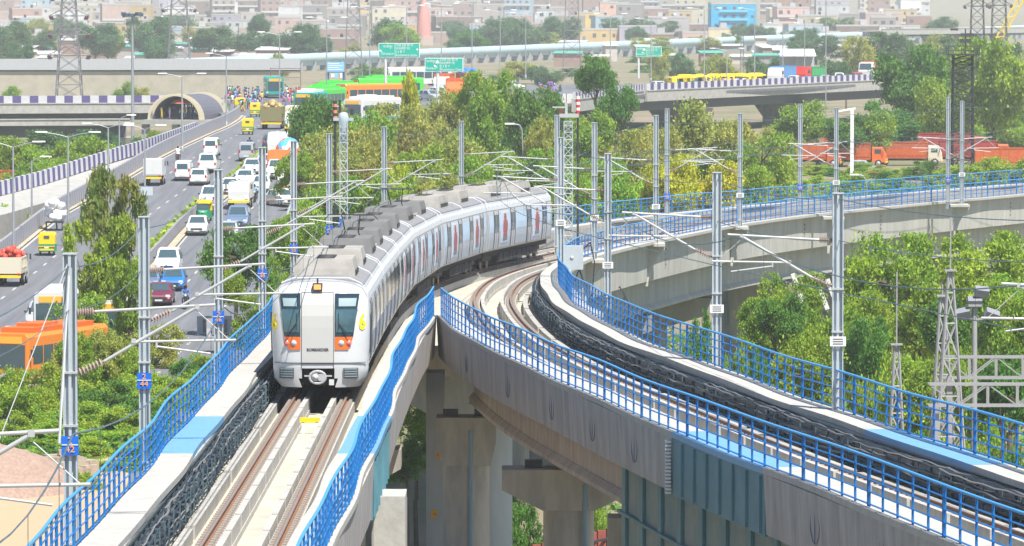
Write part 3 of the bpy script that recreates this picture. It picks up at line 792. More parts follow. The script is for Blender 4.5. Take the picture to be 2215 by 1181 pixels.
# wires hang over each track: messenger above, contact wire below, droppers between
def wires(X, ys, off, label, za=5.45, zb=4.45):
    r = thing('overhead_wire', label, 'wire', pt(X, ys[0], off, za), group='overhead contact lines'); inv = -r.location
    m = MB(); top = []; bot = []
    for a, b in zip(ys, ys[1:]):
        n = 8
        for i in range(n+(b == ys[-1])):
            f = i/n; Y = a+(b-a)*f; top.append(pt(X, Y, off, za-.6*4*f*(1-f))+inv); bot.append(pt(X, Y, off, zb)+inv)
    m.path(top, .016, 4); m.build('messenger_wire', M_bracket, r)
    m = MB(); m.path(bot, .014, 4); m.build('contact_wire', M_bracket, r)
    m = MB()
    for i in range(1, len(top), 2): m.tube(top[i], bot[i], .006, 3)
    tag(m.build('droppers', M_bracket, r), kind='stuff')
wires(XA, [60,80,122,147,184,222,252,281,307,336,352,378,402,440], -.2, 'thin contact line above the train track')
wires(XB, [60,125,161,187,240,262,292,322,347,370,402,440], .2, 'thin contact line above the empty right-hand track', za=5.8, zb=4.8)
def cable(pts, r_, label, m_=None, name='overhead_cable', cat='cable', sag=.02):
    o = MB(); q = []
    for a, b in zip(pts, pts[1:]):
        a, b = Vector(a), Vector(b); n = 14
        for i in range(n+1):
            f = i/n; p = a.lerp(b, f); p.z -= (b-a).length*sag*4*f*(1-f); q.append(p)
    o.path(q, r_, 4); ob = o.build(name, m_ or M_bracket); tag(ob, label, cat); return ob
def head(px, py, Y): return at_y(px, py, Y)
lm = [(-355,80,760),(150,122,575),(303,147,492),(470,184,385),(563,222,338),(633,252,322),(710,281,300),(829,307,285),(998,336,275)]
cable([head(a, c, b) for a, b, c in lm], .014, 'return wire slung between the tops of the left-hand masts', sag=.012)
cable([head(a, c+95, b) for a, b, c in lm], .011, 'lower earth wire along the left-hand masts', sag=.01)
rm = [(2475,125,470),(1813,161,430),(1551,187,388),(1315,240,345),(1213,262,310)]
cable([head(a, c, b) for a, b, c in rm], .013, 'return wire between the tops of the two tall right-hand masts', sag=.008)
cable([head(a, c+90, b) for a, b, c in rm], .012, 'lower earth wire along the tall right-hand masts', sag=.008)
fm = [(1286,292,285),(1419,322,262),(1601,347,258),(1809,370,246),(2081,402,232),(2300,425,222)]
cable([head(a, c, b) for a, b, c in fm], .014, 'return wire along the masts of the far viaduct', sag=.008)
cable([head(a, c+60, b) for a, b, c in fm], .014, 'lower wire along the masts of the far viaduct', sag=.008)
for i, (a, b) in enumerate((((150,122,560),(-40,118,1050)),((150,122,575),(128,120,960)))):
    m = MB(); m.tube(at_y(a[0],a[2],a[1]), at_y(b[0],b[2],b[1]), .03 if i else .012, 5); tag(m.build('stay_rod', M_tube), ['thin stay wire','thick stay rod'][i]+' leaning beside the nearest left-hand mast', 'stay rod')
# lattice signal masts
def lattice(name, label, cat, px, Y, y_top, zb, w0, w1, n, m_=M_galv, r_=.03, group=None, base_x=None, cross=True):
    zt = at_y(px, y_top, Y).z; x = sx(px, Y) if base_x is None else base_x
    r = thing(name, label, cat, (x, Y, zb), group=group); H = zt-zb; m = MB()
    def c(k, z): 
        w = w0+(w1-w0)*z/H; return Vector(((-w,w,w,-w)[k]/2, (-w,-w,w,w)[k]/2, z))
    for k in range(4): m.tube(c(k,0), c(k,H), r_, 4)
    zs = [0]
    for i in range(n):
        zs.append(H*(1-(1-(i+1)/n)**1.25))
    for i in range(n):
        a, b = zs[i], zs[i+1]
        for k in range(4):
            j = (k+1) % 4
            m.tube(c(k,a), c(j,b), r_*.55, 3)
            if cross: m.tube(c(j,a), c(k,b), r_*.55, 3)
            m.tube(c(k,b), c(j,b), r_*.6, 3)
    m.build('lattice_frame', m_, r); return r, H
r, H = lattice('signal_mast', 'white lattice mast with round camera head behind the second coach, plate 2/54', 'signal mast', 743, 300, 262, ZR(300)-1.5, .4, .4, 16, M_galv, .03, group='lattice masts beside the railway')
m = MB(); m.box((0,0,H+.1),(1.1,.3,.16)); m.lathe([(0,H+.5),(.2,H+.45),(.28,H+.25),(.28,H+.0),(.2,H-.6),(.05,H-1.2)],12); m.build('camera_housing', mat('housing_grey', (.42,.50,.55), .4), r)
m = MB(); m.box((-.2,0,H+.8),(.14,.14,.7)); m.box((.45,0,H+.5),(.2,.2,.35)); m.build('siren', M_dark, r)
m = MB(); m.box((0,-.26,ZR(300)+2.2-r.location.z),(.5,.03,.45)); sg = m.build('number_sign', M_plateB, r)
text('2', .2, mat('numeral_orange', ()), 'numeral', sg, Matrix.Translation((0,-.29,ZR(300)+2.31-r.location.z)) @ FACE, ext=.004); text('54', .2, mat('numeral_orange', ()), 'numeral', sg, Matrix.Translation((0,-.29,ZR(300)+2.1-r.location.z)) @ FACE, ext=.004)
def banded(label, px, Y, y_top, y_mid, c1, zb):
    x = sx(px, Y); r = thing('warning_pole', label, 'pole', (x, Y, zb)); zt = at_y(px, y_top, Y).z; zm = at_y(px, y_mid, Y).z
    m = MB(); m.tube((0,0,0),(0,0,zm-zb),.07,8); m.build('pole', M_dark, r)
    m = MB(); n = 6
    for i in range(n): m.tube((0,0,zm-zb+(zt-zm)*i/n),(0,0,zm-zb+(zt-zm)*(i+1)/n-.0),.12,10, mi=i % 2)
    m.build('banded_head', [c1, M_dark if c1 is not M_red else M_white], r)
banded('dark pole with speckled orange head left of the white lattice mast', 725, 300, 218, 258, mat('salmon_paint', (.75,.25,.16), .6), ZR(300)-2)
banded('pole with red and white banded head beside the train-end lattice mast', 1250, 330, 208, 245, M_red, ZR(330)-2)
r, H = lattice('signal_mast', 'white lattice mast with camera box standing at the rear end of the train', 'signal mast', 1229, 300, 262, ZR(300)-.3, .46, .46, 16, M_galv, .028, group='lattice masts beside the railway')
m = MB(); m.box((.05,0,H+.3),(1.05,.3,.2)); m.box((-.5,0,H+.75),(.7,.15,.08)); m.box((-.1,0,H+.7),(.14,.14,.6)); m.build('camera_housing', M_tube, r)
m = MB(); m.box((-.4,0,H+.45),(.18,.2,.4)); m.tube((-.1,0,H+.9),(-.1,0,H+1.5),.02,5); m.build('siren', mat('maroon_paint', (.20,.05,.06), .6), r)
# equipment box at the fork
b = thing('equipment_box', 'grey relay box on a stand at the base of the thick mast by the fork', 'box', pt(XB, 268, 3.6, .6))
m = MB(); m.box((0,0,.85),(1.1,.5,1.15)); m.lathe([(0,-.28),(.09,-.28),(.09,-.25)],10,(0,0,.85),'Y'); m.build('cabinet', M_galv, b)
m = MB()
for a in (-.35,.35): m.tube((a*1.6,0,-.3),(a,0,.3),.04,5); m.tube((a*.4,0,-.3),(a,0,.3),.03,5)
m.build('stand', M_dark, b); m = MB(); m.path([(.5,0,1.2),(.9,0,1.6),(1.1,.1,.6),(1.0,.1,-.8),(.7,0,-1.8)],.03,5); m.path([(-.4,0,1.4),(-.5,0,2.2),(.2,0,2.1)],.02,5); m.build('conduit', M_cable, b)
# crow on the girder edge
bp = at_y(1349, 655, 298)
m = MB(); rings = []
for t_, rad, z_ in ((-.34,.01,-.30),(-.2,.05,-.16),(-.06,.085,-.02),(.06,.08,.1),(.14,.05,.19),(.19,.052,.25),(.24,.04,.28),(.29,.015,.27),(.35,.004,.25)):
    rings.append([(t_*.6+rad*.3*math.cos(a), rad*math.sin(a), .28+z_+rad*math.cos(a)) for a in [2*math.pi*i/10 for i in range(10)]])
m.loft(rings, sm=True)
for s in (-1,1): m.tube((-.02,s*.03,.22),(0,s*.04,0),.008,4); m.tube((0,s*.04,0),(.06,s*.04,0),.008,4)
cr = m.build('crow', mat('crow_black', (.02,.02,.03), .5)); cr.location = bp+Vector((0,0,0)); cr.scale = (1.5,1.5,1.5); cr.rotation_euler = (0,0,R(160)); tag(cr, 'black crow perched on the ledge of the far viaduct girder', 'bird')
# ================================================================= ground, road, flyovers
def ss(t): t = max(0, min(1, t)); return t*t*(3-2*t)
def G(x, Y): return -4*ss((x+13)/8)*ss((500-Y)/90) + .25*math.sin(x*.13+1)*math.sin(Y*.09)*(1 if Y < 900 else 0)
RZ = curve([(240,.4),(330,.8),(375,1.3),(444,2.8),(500,4.3),(545,5.6),(600,6.25),(640,6.3),(700,6.3),(1200,6.3)])
def pts_curve(p): return curve(p)
XL = curve([(240,-40),(330,-39),(417,-38.4),(462,-38.3),(484,-37.5),(535,-35.3),(620,-33.2),(680,-33.5),(710,-35)])
XM = curve([(240,-28.5),(330,-27.6),(416,-27),(458,-26.8),(557,-24),(640,-22),(700,-20)])
XR = curve([(240,-17.5),(330,-16),(380,-15),(444,-14.3),(545,-12.5),(620,-8.5),(700,-2),(740,4)])
def on_road(px, py):
    Y = 500
    for _ in range(30): Y = .5*Y+.5*(ZC-RZ(Y))*12000/(py+40)
    p = at_y(px, py, Y); return Vector((p.x, Y, RZ(Y)))
M_grass = mat('dry_ground', (.31,.23,.18), .95, col2=(.13,.15,.06), scale=.035, bump=.3)
M_asph = mat('asphalt', (.185,.19,.21), .85, noise=.32, scale=1.3, stretch=(1.3,.035,1))
m = MB(); xs = [-3000,-1200,-600,-300,-160,-100,-70,-50]+list(range(-42,62,4))+[70,90,130,200,350,700,1400,3000]
ys = [-400,-100,0,60,100,140]+list(range(180,560,12))+[600,660,740,840,960,1100,1300,1600,2000,2600,3400,4400,5600,8000]
vs = [(x, y, G(x, y)) for y in ys for x in xs]; W = len(xs)
m.add(vs, [(j*W+i, j*W+i+1, (j+1)*W+i+1, (j+1)*W+i) for j in range(len(ys)-1) for i in range(W-1)], 0, True)
tag(m.build('ground', M_grass), kind='structure')
M_sand = mat('sandy_yard', (.50,.35,.22), .95, col2=(.46,.34,.22), scale=.4, bump=.2)
m = MB(); q = [(-60,150),(-15,150),(-16,240),(-18,262),(-24,268),(-60,272)]; c = (-35,210)
m.add([(x, y, G(x,y)+.3) for x, y in q], [tuple(range(len(q)))]); tag(m.build('sandy_yard', M_sand), kind='structure')
def strip(m, fl, fr, Y0, Y1, dz, n=60, z=RZ, mi=0):
    vs = []
    for i in range(n+1):
        Y = Y0+(Y1-Y0)*i/n; vs += [(fl(Y), Y, z(Y)+dz), (fr(Y), Y, z(Y)+dz)]
    m.add(vs, [(2*i, 2*i+1, 2*i+3, 2*i+2) for i in range(n)], mi)
m = MB(); strip(m, lambda Y: XL(Y)-.4, lambda Y: XR(Y)+.5, 240, 700, 0)
n = 60; vs = []
for i in range(n+1):
    Y = 240+460*i/n; z = RZ(Y); vs += [(XL(Y)-.4, Y, z), (XL(Y)-.4-max(.3, z*.12), Y, G(XL(Y)-2,Y)-.3)]
m.add(vs, [(2*i, 2*i+2, 2*i+3, 2*i+1) for i in range(n)]); vs = []
for i in range(n+1):
    Y = 240+460*i/n; z = RZ(Y); vs += [(XR(Y)+.5, Y, z), (XR(Y)+.5+1.5*z+.6, Y, G(XR(Y)+4,Y)-.3)]
m.add(vs, [(2*i, 2*i+1, 2*i+3, 2*i+2) for i in range(n)])
tag(m.build('road', M_asph), kind='structure')
# transverse flyover deck: lies across the top of the ramp
FL = [(-130,722,752),(-76,735,765),(-40,742,800),(-36,690,830),(-5,690,880),(8,760,900),(20,825,905),(42,871,905),(66,925,950),(110,1010,1040)]
m = MB(); vs = []
for x, a, b in FL: vs += [(x, a, 6.3), (x, b, 6.3)]
for x, a, b in FL: vs += [(x, a, 5.9), (x, b, 5.9)]
n = len(FL); fs = [(2*i, 2*i+2, 2*i+3, 2*i+1) for i in range(n-1)]+[(2*n+2*i, 2*n+2*i+1, 2*n+2*i+3, 2*n+2*i+2) for i in range(n-1)]
fs += [(2*i, 2*n+2*i, 2*n+2*i+2, 2*i+2) for i in range(n-1)]+[(2*i+1, 2*i+3, 2*n+2*i+3, 2*n+2*i+1) for i in range(n-1)]
m.add(vs, fs); tag(m.build('flyover_road', M_asph), kind='structure')
# lane dashes and kerbs
m = MB(); strip(m, lambda Y: XM(Y)-.9, lambda Y: XM(Y)-.3, 240, 660, .13, n=80)
Y = 250
while Y < 660:
    for f in (.33, .66):
        for a, b in ((XL, XM), (XM, XR)):
            g = lambda y, d: (a(y)*(1-f)+b(y)*f+d, y, RZ(y)+.006)
            m.add([g(Y,-.08), g(Y,.08), g(Y+2.6,.08), g(Y+2.6,-.08)], [(0,1,2,3)])
    Y += 8
strip(m, lambda Y: XL(Y)+.55, lambda Y: XL(Y)+.75, 240, 690, .006, n=80)
strip(m, lambda Y: XM(Y)+1.0, lambda Y: XM(Y)+1.15, 240, 660, .006, n=80)
tag(m.build('road_marking', mat('worn_road_paint', (.45,.44,.42), .8)), kind='structure')
m = MB(); strip(m, lambda Y: XM(Y)+.35, lambda Y: XM(Y)+.95, 240, 655, .12, n=80); strip(m, lambda Y: XL(Y)+.12, lambda Y: XL(Y)+.5, 240, 690, .1, n=80)
tag(m.build('verge', mat('dusty_verge', (.52,.44,.32), .95, noise=.3, scale=1)), kind='structure')
# parapets: cast blocks, every second one painted dark
M_pw = mat('parapet_white', (.60,.60,.62), .8, noise=.15, scale=2); M_pgw = mat('parapet_dusty', (.36,.36,.39), .8, noise=.15, scale=2); M_pg = mat('parapet_grey', (.24,.23,.27), .8); M_pp = mat('parapet_purple', (.10,.08,.22), .7)
def parapet(name, label, f, Y0, Y1, zf, h, th, step, mats, cat='parapet', group=None, duty=.5):
    pts = []; Y = Y0
    r0 = Vector((f(Y0), Y0, zf(Y0))); m = MB(); k = 0
    while Y < Y1:
        Ye = min(Y+step, Y1)
        for (a, b, mi) in ((Y, Y+(Ye-Y)*duty, 0), (Y+(Ye-Y)*duty, Ye, 1)):
            A = Vector((f(a), a, zf(a)))-r0; B = Vector((f(b), b, zf(b)))-r0; t = (B-A); t.z = 0; nrm = Vector((t.y,-t.x,0)).normalized()*th/2
            H = Vector((0,0,h)); e = Vector((0,0,.0 if mi == 0 else -.03))
            m.add([A-nrm-e*0,A+nrm,A+nrm*.6+H+e,A-nrm*.6+H+e,B-nrm,B+nrm,B+nrm*.6+H+e,B-nrm*.6+H+e],[(0,1,2,3),(7,6,5,4),(0,4,5,1),(1,5,6,2),(2,6,7,3),(3,7,4,0)],mi)
        Y = Ye
    o = m.build(name, mats); o.location = r0; return tag(o, label, cat, group)
parapet('road_parapet', 'long grey parapet with narrow stripes on the left edge of the ramp road', lambda Y: XL(Y)-.1, 300, 690, RZ, 1.35, .4, 1.5, [M_pgw, M_pg], duty=.6)
parapet('median_barrier', 'low striped barrier between the two carriageways of the ramp road', lambda Y: XM(Y)+.1, 300, 655, RZ, .95, .3, 1.2, [M_pgw, M_pg])
# weeds in the median
def leafcloud(n, posf, size, seed, up=.5, elong=1.6):
    rg = np.random.default_rng(seed); P = np.array([posf(rg) for _ in range(n)]) if callable(posf) else posf
    n = len(P); a = rg.normal(size=(n,3)); a[:,2] *= .7; a /= np.linalg.norm(a,axis=1)[:,None]
    nr = rg.normal(size=(n,3)); nr[:,2] += up*2; b = np.cross(a, nr); b /= np.linalg.norm(b,axis=1)[:,None]+1e-9
    s = size*rg.uniform(.6,1.4,n)[:,None]; V = np.stack([P-a*s*elong*.5, P+b*s*.5, P+a*s*elong*.5, P-b*s*.5],1).reshape(-1,3)
    return V
def leafmesh(name, V, m):
    n = len(V)//4; me = bpy.data.meshes.new(name); me.vertices.add(n*4); me.vertices.foreach_set('co', V.astype(np.float32).ravel())
    me.loops.add(n*4); me.loops.foreach_set('vertex_index', np.arange(n*4, dtype=np.int32)); me.polygons.add(n)
    me.polygons.foreach_set('loop_start', np.arange(0, n*4, 4, dtype=np.int32)); me.polygons.foreach_set('loop_total', np.full(n, 4, dtype=np.int32))
    me.materials.append(m); me.update(); me.validate(); return me
def leafmat(name, c, c2=None): return mat(name, c, .6, col2=c2, scale=1.3, island=.30, objr=.014, trans=.42, spec=.25)
L_deep = leafmat('leaf_deep', (.19,.37,.055), (.09,.22,.04)); L_green = leafmat('leaf_green', (.40,.52,.05), (.20,.36,.04)); L_olive = leafmat('leaf_olive', (.54,.53,.12), (.30,.37,.07))
L_yel = leafmat('leaf_yellow', (.72,.68,.02), (.42,.50,.04)); L_bright = leafmat('leaf_bright', (.46,.60,.06), (.22,.40,.04)); L_far = leafmat('leaf_far', (.15,.28,.10), (.08,.18,.07)); L_rust = leafmat('leaf_rust', (.46,.34,.09), (.22,.28,.06))
rg = np.random.default_rng(3)
P = []
for _ in range(3600):
    Y = rg.uniform(300, 650); P.append((XM(Y)-.6+rg.normal()*.18, Y, RZ(Y)+.15+abs(rg.normal())*.22))
o = bpy.data.objects.new('median_grass', leafmesh('median_grass', leafcloud(0, np.array(P), .3, 4), L_bright)); link(o); tag(o, kind='stuff')
P = []
for _ in range(120000):
    if rg.random() < .45: x, Y = rg.uniform(-34,-8), rg.uniform(262,345)
    elif rg.random() < .7: x, Y = rg.uniform(4,45), rg.uniform(230,420)
    else: x, Y = rg.uniform(-70,-39.5), rg.uniform(400,700)
    if -40 < x < -14.5 and Y > 300: continue
    P.append((x, Y, G(x,Y)+abs(rg.normal())*.35))
o = bpy.data.objects.new('undergrowth', leafmesh('undergrowth', leafcloud(0, np.array(P), .24, 5), L_deep)); link(o); tag(o, kind='stuff')

# ---------------------------------------------------------------- flyovers left and right
def flyover(name, label, A, B, ztop, hf, par=None, m_f=M_conc, depth=12, group='road flyovers', piers=(), slab=1.3):
    """straight girder bridge from A to B (x,y); its near face shows the fascia"""
    A = Vector((A[0], A[1], 0)); B = Vector((B[0], B[1], 0)); r = thing(name, label, 'flyover', (A.x, A.y, ztop), math.atan2(B.y-A.y, B.x-A.x), group)
    L = (B-A).length; m = MB(); m.b2((0,-.1,-hf),(L,.35,.35)); m.b2((0,-.2,.35),(L,.4,.5)); m.build('fascia', m_f, r)
    m = MB(); m.b2((0,.36,-.41),(L,depth,-.05)); m.build('deck_slab', M_conc, r)
    m = MB(); m.b2((0,4.2,-hf-slab),(L,depth-1.5,-.42)); m.build('girder', mat('shade_tinted_girder', (.13,.15,.19), .9), r)  # shade under the deck is put into this dark blue-grey colour
    if par:
        m = MB(); x = 0; k = 0
        while x < L: m.b2((x,-.05,.502),(min(x+par,L),.2,1.45), mi=k % 2); x += par; k += 1
        m.build('striped_parapet', [M_pw, M_pp], r)
    for i, (d, w_) in enumerate(piers):
        m = MB(); zb = -ztop-1; zt = -hf-slab
        m.loft([[(d-w_*.5,2.5,zb),(d+w_*.5,2.5,zb),(d+w_*.5,depth-3,zb),(d-w_*.5,depth-3,zb)],[(d-w_*.5,2.5,zt-2.2),(d+w_*.5,2.5,zt-2.2),(d+w_*.5,depth-3,zt-2.2),(d-w_*.5,depth-3,zt-2.2)],[(d-w_*.95,1.8,zt),(d+w_*.95,1.8,zt),(d+w_*.95,depth-2,zt),(d-w_*.95,depth-2,zt)]])
        m.build('flyover_pier', M_pier, r)
    return r
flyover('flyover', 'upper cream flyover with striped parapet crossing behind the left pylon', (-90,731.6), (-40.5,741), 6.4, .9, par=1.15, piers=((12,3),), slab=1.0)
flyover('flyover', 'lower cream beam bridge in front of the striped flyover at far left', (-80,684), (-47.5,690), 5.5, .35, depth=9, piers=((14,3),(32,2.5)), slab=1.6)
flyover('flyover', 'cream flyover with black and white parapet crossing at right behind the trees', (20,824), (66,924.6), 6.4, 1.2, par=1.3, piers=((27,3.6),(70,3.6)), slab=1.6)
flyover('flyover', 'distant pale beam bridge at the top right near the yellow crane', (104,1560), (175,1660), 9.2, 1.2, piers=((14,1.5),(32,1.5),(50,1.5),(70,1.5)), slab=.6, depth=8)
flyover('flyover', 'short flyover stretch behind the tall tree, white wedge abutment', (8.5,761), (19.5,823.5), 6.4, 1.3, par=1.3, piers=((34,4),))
b = thing('slip_road', 'slip road edge with purple and white striped wall joining the ramp from the left', 'slip road', (-52,452,0), group='road flyovers')
S = curve([(440,-55),(452,-49.5),(475,-46.5),(500,-43.5),(540,-38.6),(560,-36.8),(600,-35)])
m = MB()
for i in range(26):
    a = 442+6*i; 
    A = [(S(a),a),(S(a+6),a+6)]; m.add([(A[0][0]+52,A[0][1]-452,2.2),(A[1][0]+52,A[1][1]-452,2.2),(A[1][0]+53.6+3,A[1][1]-452,2.2),(A[0][0]+53.6+3,A[0][1]-452,2.2)] if False else [], [])
SZ = lambda Y: RZ(Y)+.35+max(0,(500-Y))*.012
vs = []
for i in range(31):
    Y = 440+4*i; x = S(Y); x2 = min(XL(Y)-.7, x+6) ; vs += [(x+52,Y-452,SZ(Y)),(x2+52,Y-452,SZ(Y)-.3),(x2+52,Y-452,-.5),(x+52,Y-452,SZ(Y)-1.1)]
m.add(vs, [(4*i+a, 4*i+4+a, 4*i+4+(a+1)%4, 4*i+(a+1)%4) for i in range(30) for a in (0,1,3)]); m.build('deck', M_conc, b)
pp = parapet('striped_wall', None, lambda Y: S(Y)-.05+.9, 442, 600, SZ, 1.25, .35, 2.3, [M_pw, M_pp], cat=None); pp.parent = b; pp.matrix_parent_inverse = Matrix.Translation(-b.location)
for k in ('label','category'):
    if k in pp: del pp[k]
# arched footbridge shelter
ar = thing('arched_shelter', 'barrel-vaulted shelter with cream ribs beside the top of the ramp, crowd inside', 'shelter', (-42.6,700,5.6), R(-14))
m = MB(); Rr = 3.35; n = 18; Ls = 12
for s_, rr in ((0,Rr),(1,Rr-.12)):
    pass
ring = lambda y, rr: [(rr*math.cos(math.pi*i/n), y, rr*.92*math.sin(math.pi*i/n)) for i in range(n+1)]
m.loft([ring(1.4,Rr)+ring(1.4,Rr-.15)[::-1], ring(Ls,Rr)+ring(Ls,Rr-.15)[::-1]]); m.build('vault', mat('vault_grey', (.13,.13,.16), .6), ar)
for y in (0,.6,1.3,Ls-1.5,Ls-.7,Ls):
    m = MB(); m.loft([ring(y,Rr+.2)+ring(y,Rr-.12)[::-1], ring(y+.12,Rr+.2)+ring(y+.12,Rr-.12)[::-1]]); m.build('arch_rib', mat('cream_rib', (.66,.58,.42), .6), ar)
m = MB(); m.b2((-4.3,-.3,-.6),(4.3,Ls,-.05)); m.build('floor_slab', M_conc, ar)
m = MB()
for x in (-4,0,4): m.b2((x-.4,.2,-6.5),(x+.4,1.2,-.61))
m.build('support_column', M_conc, ar)
m = MB()
for i in range(9): m.b2((-3.4+i*.8,Ls-1,0),(-3.2+i*.8,Ls-.9,2.4))
m.build('back_screen', mat('screen_pale', (.55,.55,.5), .7), ar)
u = thing('market_umbrella', 'orange market umbrella under the vaulted shelter', 'umbrella', (-41.6,703,5.6)); m = MB(); m.lathe([(1.7,2.0),(1.2,2.35),(.1,2.6)],12); m.build('canopy', mat('umbrella_orange', (.75,.18,.08), .6), u); m = MB(); m.tube((0,0,0),(0,0,2.5),.04,5); m.build('pole', M_dark, u)

# retaining wall with its road parapet, far left
r = thing('retaining_wall', 'long grey-topped beige retaining wall across the far left', 'wall', (-110,1100,0))
m = MB(); m.b2((-20,0,-1),(64,1.2,5.2)); m.build('wall_face', mat('stone_wall', (.47,.42,.33), .9, col2=(.36,.33,.27), scale=.5, bump=.3), r)
m = MB(); m.b2((-20,-.5,5.5),(68,.8,7.7)); m.build('parapet', mat('parapet_band', (.45,.46,.48), .8, noise=.1), r)
m = MB(); m.b2((-20,-.2,5.2),(68,.5,5.5)); m.build('painted_shadow_line', M_dark, r)  # dark strip stands in for the shadow line below the parapet
# the great pale pipe on its trestles
r = thing('water_pipe', 'huge pale blue pipeline running across the whole background', 'pipeline', (-70,1400,4.6))
pp0, pp1 = Vector((-108,1263,3.0)), Vector((235,2320,4.4)); o0 = r.location
m = MB(); m.tube(pp0-o0, pp1-o0, 1.25, 18, mi=0); m.bar(pp0-o0+Vector((0,.6,-1.5)), pp1-o0+Vector((0,.6,-1.5)), 1.2, .9)  # continuous bar below is added for the shadow band under the pipe
for i in range(60):
    a = pp0.lerp(pp1, i/60); b_ = pp0.lerp(pp1, (i+.04)/60); m.tube(a-o0, b_-o0, 1.33, 16)
m.build('pipe', mat('pale_blue_pipe', (.46,.60,.66), .5, noise=.08, scale=.2), r)
m = MB()
for i in range(110):
    a = pp0.lerp(pp1, i/110)-o0; m.box((a.x,a.y+.4,-3.9),(2.6,.8,3.2)); 
m.build('trestles', mat('trestle_grey', (.33,.35,.38), .8), r).__setitem__('kind', 'stuff')
# concrete pipes lying by the junction
for i, (px, py, Y, ln, rr, lab) in enumerate(((600,180,1010,7,1.15,'large concrete pipe lying open-ended left of the blue notice board'),(648,185,1015,4,.6,'small concrete pipe lying between two large ones'),(682,181,1020,6,1.05,'concrete pipe segment lying nearest the blue notice board'))):
    p = at_y(px, py, Y); m = MB(); n = 16
    a = [(rr*math.cos(2*math.pi*k/n), rr*math.sin(2*math.pi*k/n)) for k in range(n)]
    m.loft([[(-ln/2,x,y) for x,y in a],[(ln/2,x,y) for x,y in a],[(ln/2,x*.82,y*.82) for x,y in a],[(-ln/2,x*.82,y*.82) for x,y in a]], caps=False)
    o = m.build('concrete_pipe', M_pierl); o.location = (p.x, Y, rr); o.rotation_euler = (0,0,R(200)); tag(o, lab, 'pipe', 'concrete pipe segments')
# ================================================================= trees
def crown_pts(kind, n, seed):
    rg = np.random.default_rng(seed); P = []
    nc = {'broad':85,'airy':60,'shrub':75,'euca':90,'dense':105}[kind]; cl = []
    lob = [(rg.uniform(-.55,.55), rg.uniform(-.55,.55), rg.uniform(.42,.85), rg.uniform(.28,.5)) for _ in range(6)]
    eul = [(rg.uniform(-.25,.25)+.45*math.cos(q*2.4)*(.4+q%3*.35), .5*math.sin(q*2.4)*(.4+q%3*.35), .22+.72*q/9, rg.uniform(.2,.38)) for q in range(10)]
    while len(cl) < nc:
        if kind in ('broad','dense','airy'):
            L_ = lob[rg.integers(len(lob))]; d = rg.normal(size=3); d /= np.linalg.norm(d); rr = L_[3]*rg.uniform(.55,1.0)
            c = np.array([L_[0]+d[0]*rr, L_[1]+d[1]*rr, L_[2]+d[2]*rr*.55])
            if c[2] < .24 or c[2] > 1 or math.hypot(c[0],c[1]) > 1: continue
        elif kind == 'shrub':
            a = rg.uniform(0,2*math.pi); r_ = math.sqrt(rg.uniform(0,1)); z = (1-r_**2.2)*rg.uniform(.45,1)*rg.uniform(.7,1); c = np.array([r_*math.cos(a)*.95, r_*math.sin(a)*.95, z])
        else:
            L_ = eul[rg.integers(len(eul))]; d = rg.normal(size=3); d /= np.linalg.norm(d); rr = L_[3]*rg.uniform(.4,1.0)
            c = np.array([L_[0]+d[0]*rr, L_[1]+d[1]*rr, L_[2]+d[2]*rr*.45])
            if c[2] < .1 or c[2] > 1: continue
        cl.append(c)
    for c in cl:
        k = int(n/nc*rg.uniform(.5,1.5)); s = {'broad':.15,'airy':.13,'shrub':.14,'euca':.095,'dense':.16}[kind]*rg.uniform(.7,1.3)
        q = rg.normal(size=(k,3))*s*.6; q[:,2] *= .45 if kind != 'euca' else .32
        if kind == 'euca': q[:,0] *= .8; q[:,2] -= rg.uniform(0,1,k)**2*.10
        P.append(c+q)
    P = np.concatenate(P)
    if kind in ('broad','dense','airy'):
        P[:,2] = (P[:,2]-.2)/.8; cl = [np.array([c[0],c[1],(c[2]-.2)/.8]) for c in cl]
    P[:,2] = np.clip(P[:,2], .01, 1.06); return P, cl
PROTO = {}
def proto(kind, v):
    if (kind, v) in PROTO: return PROTO[(kind, v)]
    n = {'broad':19000,'airy':12000,'shrub':19000,'euca':20000,'dense':25000}[kind]; P, cl = crown_pts(kind, n, 11*v+len(kind))
    V = leafcloud(0, P, {'broad':.038,'airy':.036,'shrub':.034,'euca':.034,'dense':.038}[kind], v+50, up=1.1, elong=1.9 if kind == 'euca' else 1.5)
    V[:,2] = V[:,2]
    cm = leafmesh(kind+'_crown', V, L_green)
    m = MB(); rnd = random.Random(v); th = .05 if kind != 'shrub' else .03
    top = .62 if kind != 'shrub' else .3; pts = [Vector((0,0,-.0))]
    for i in range(1,5): pts.append(Vector((rnd.uniform(-.06,.06)*i, rnd.uniform(-.06,.06)*i, top*i/4)))
    for i in range(4): m.tube(pts[i], pts[i+1], th*(1-.17*i), 7, th*(1-.17*(i+1)))
    for c in (cl[::max(1,len(cl)//14)]):
        a = pts[rnd.randint(1,4)] if kind != 'shrub' else pts[1]; c = Vector(c); mid = a.lerp(c,.5)+Vector((0,0,-.03))
        m.tube(a, mid, th*.42, 5, th*.28); m.tube(mid, c, th*.28, 5, th*.08)
    o = m.build('trunk_proto', M_wood); tm = o.data; bpy.data.objects.remove(o)
    PROTO[(kind, v)] = (cm, tm); return PROTO[(kind, v)]
TN = [0]
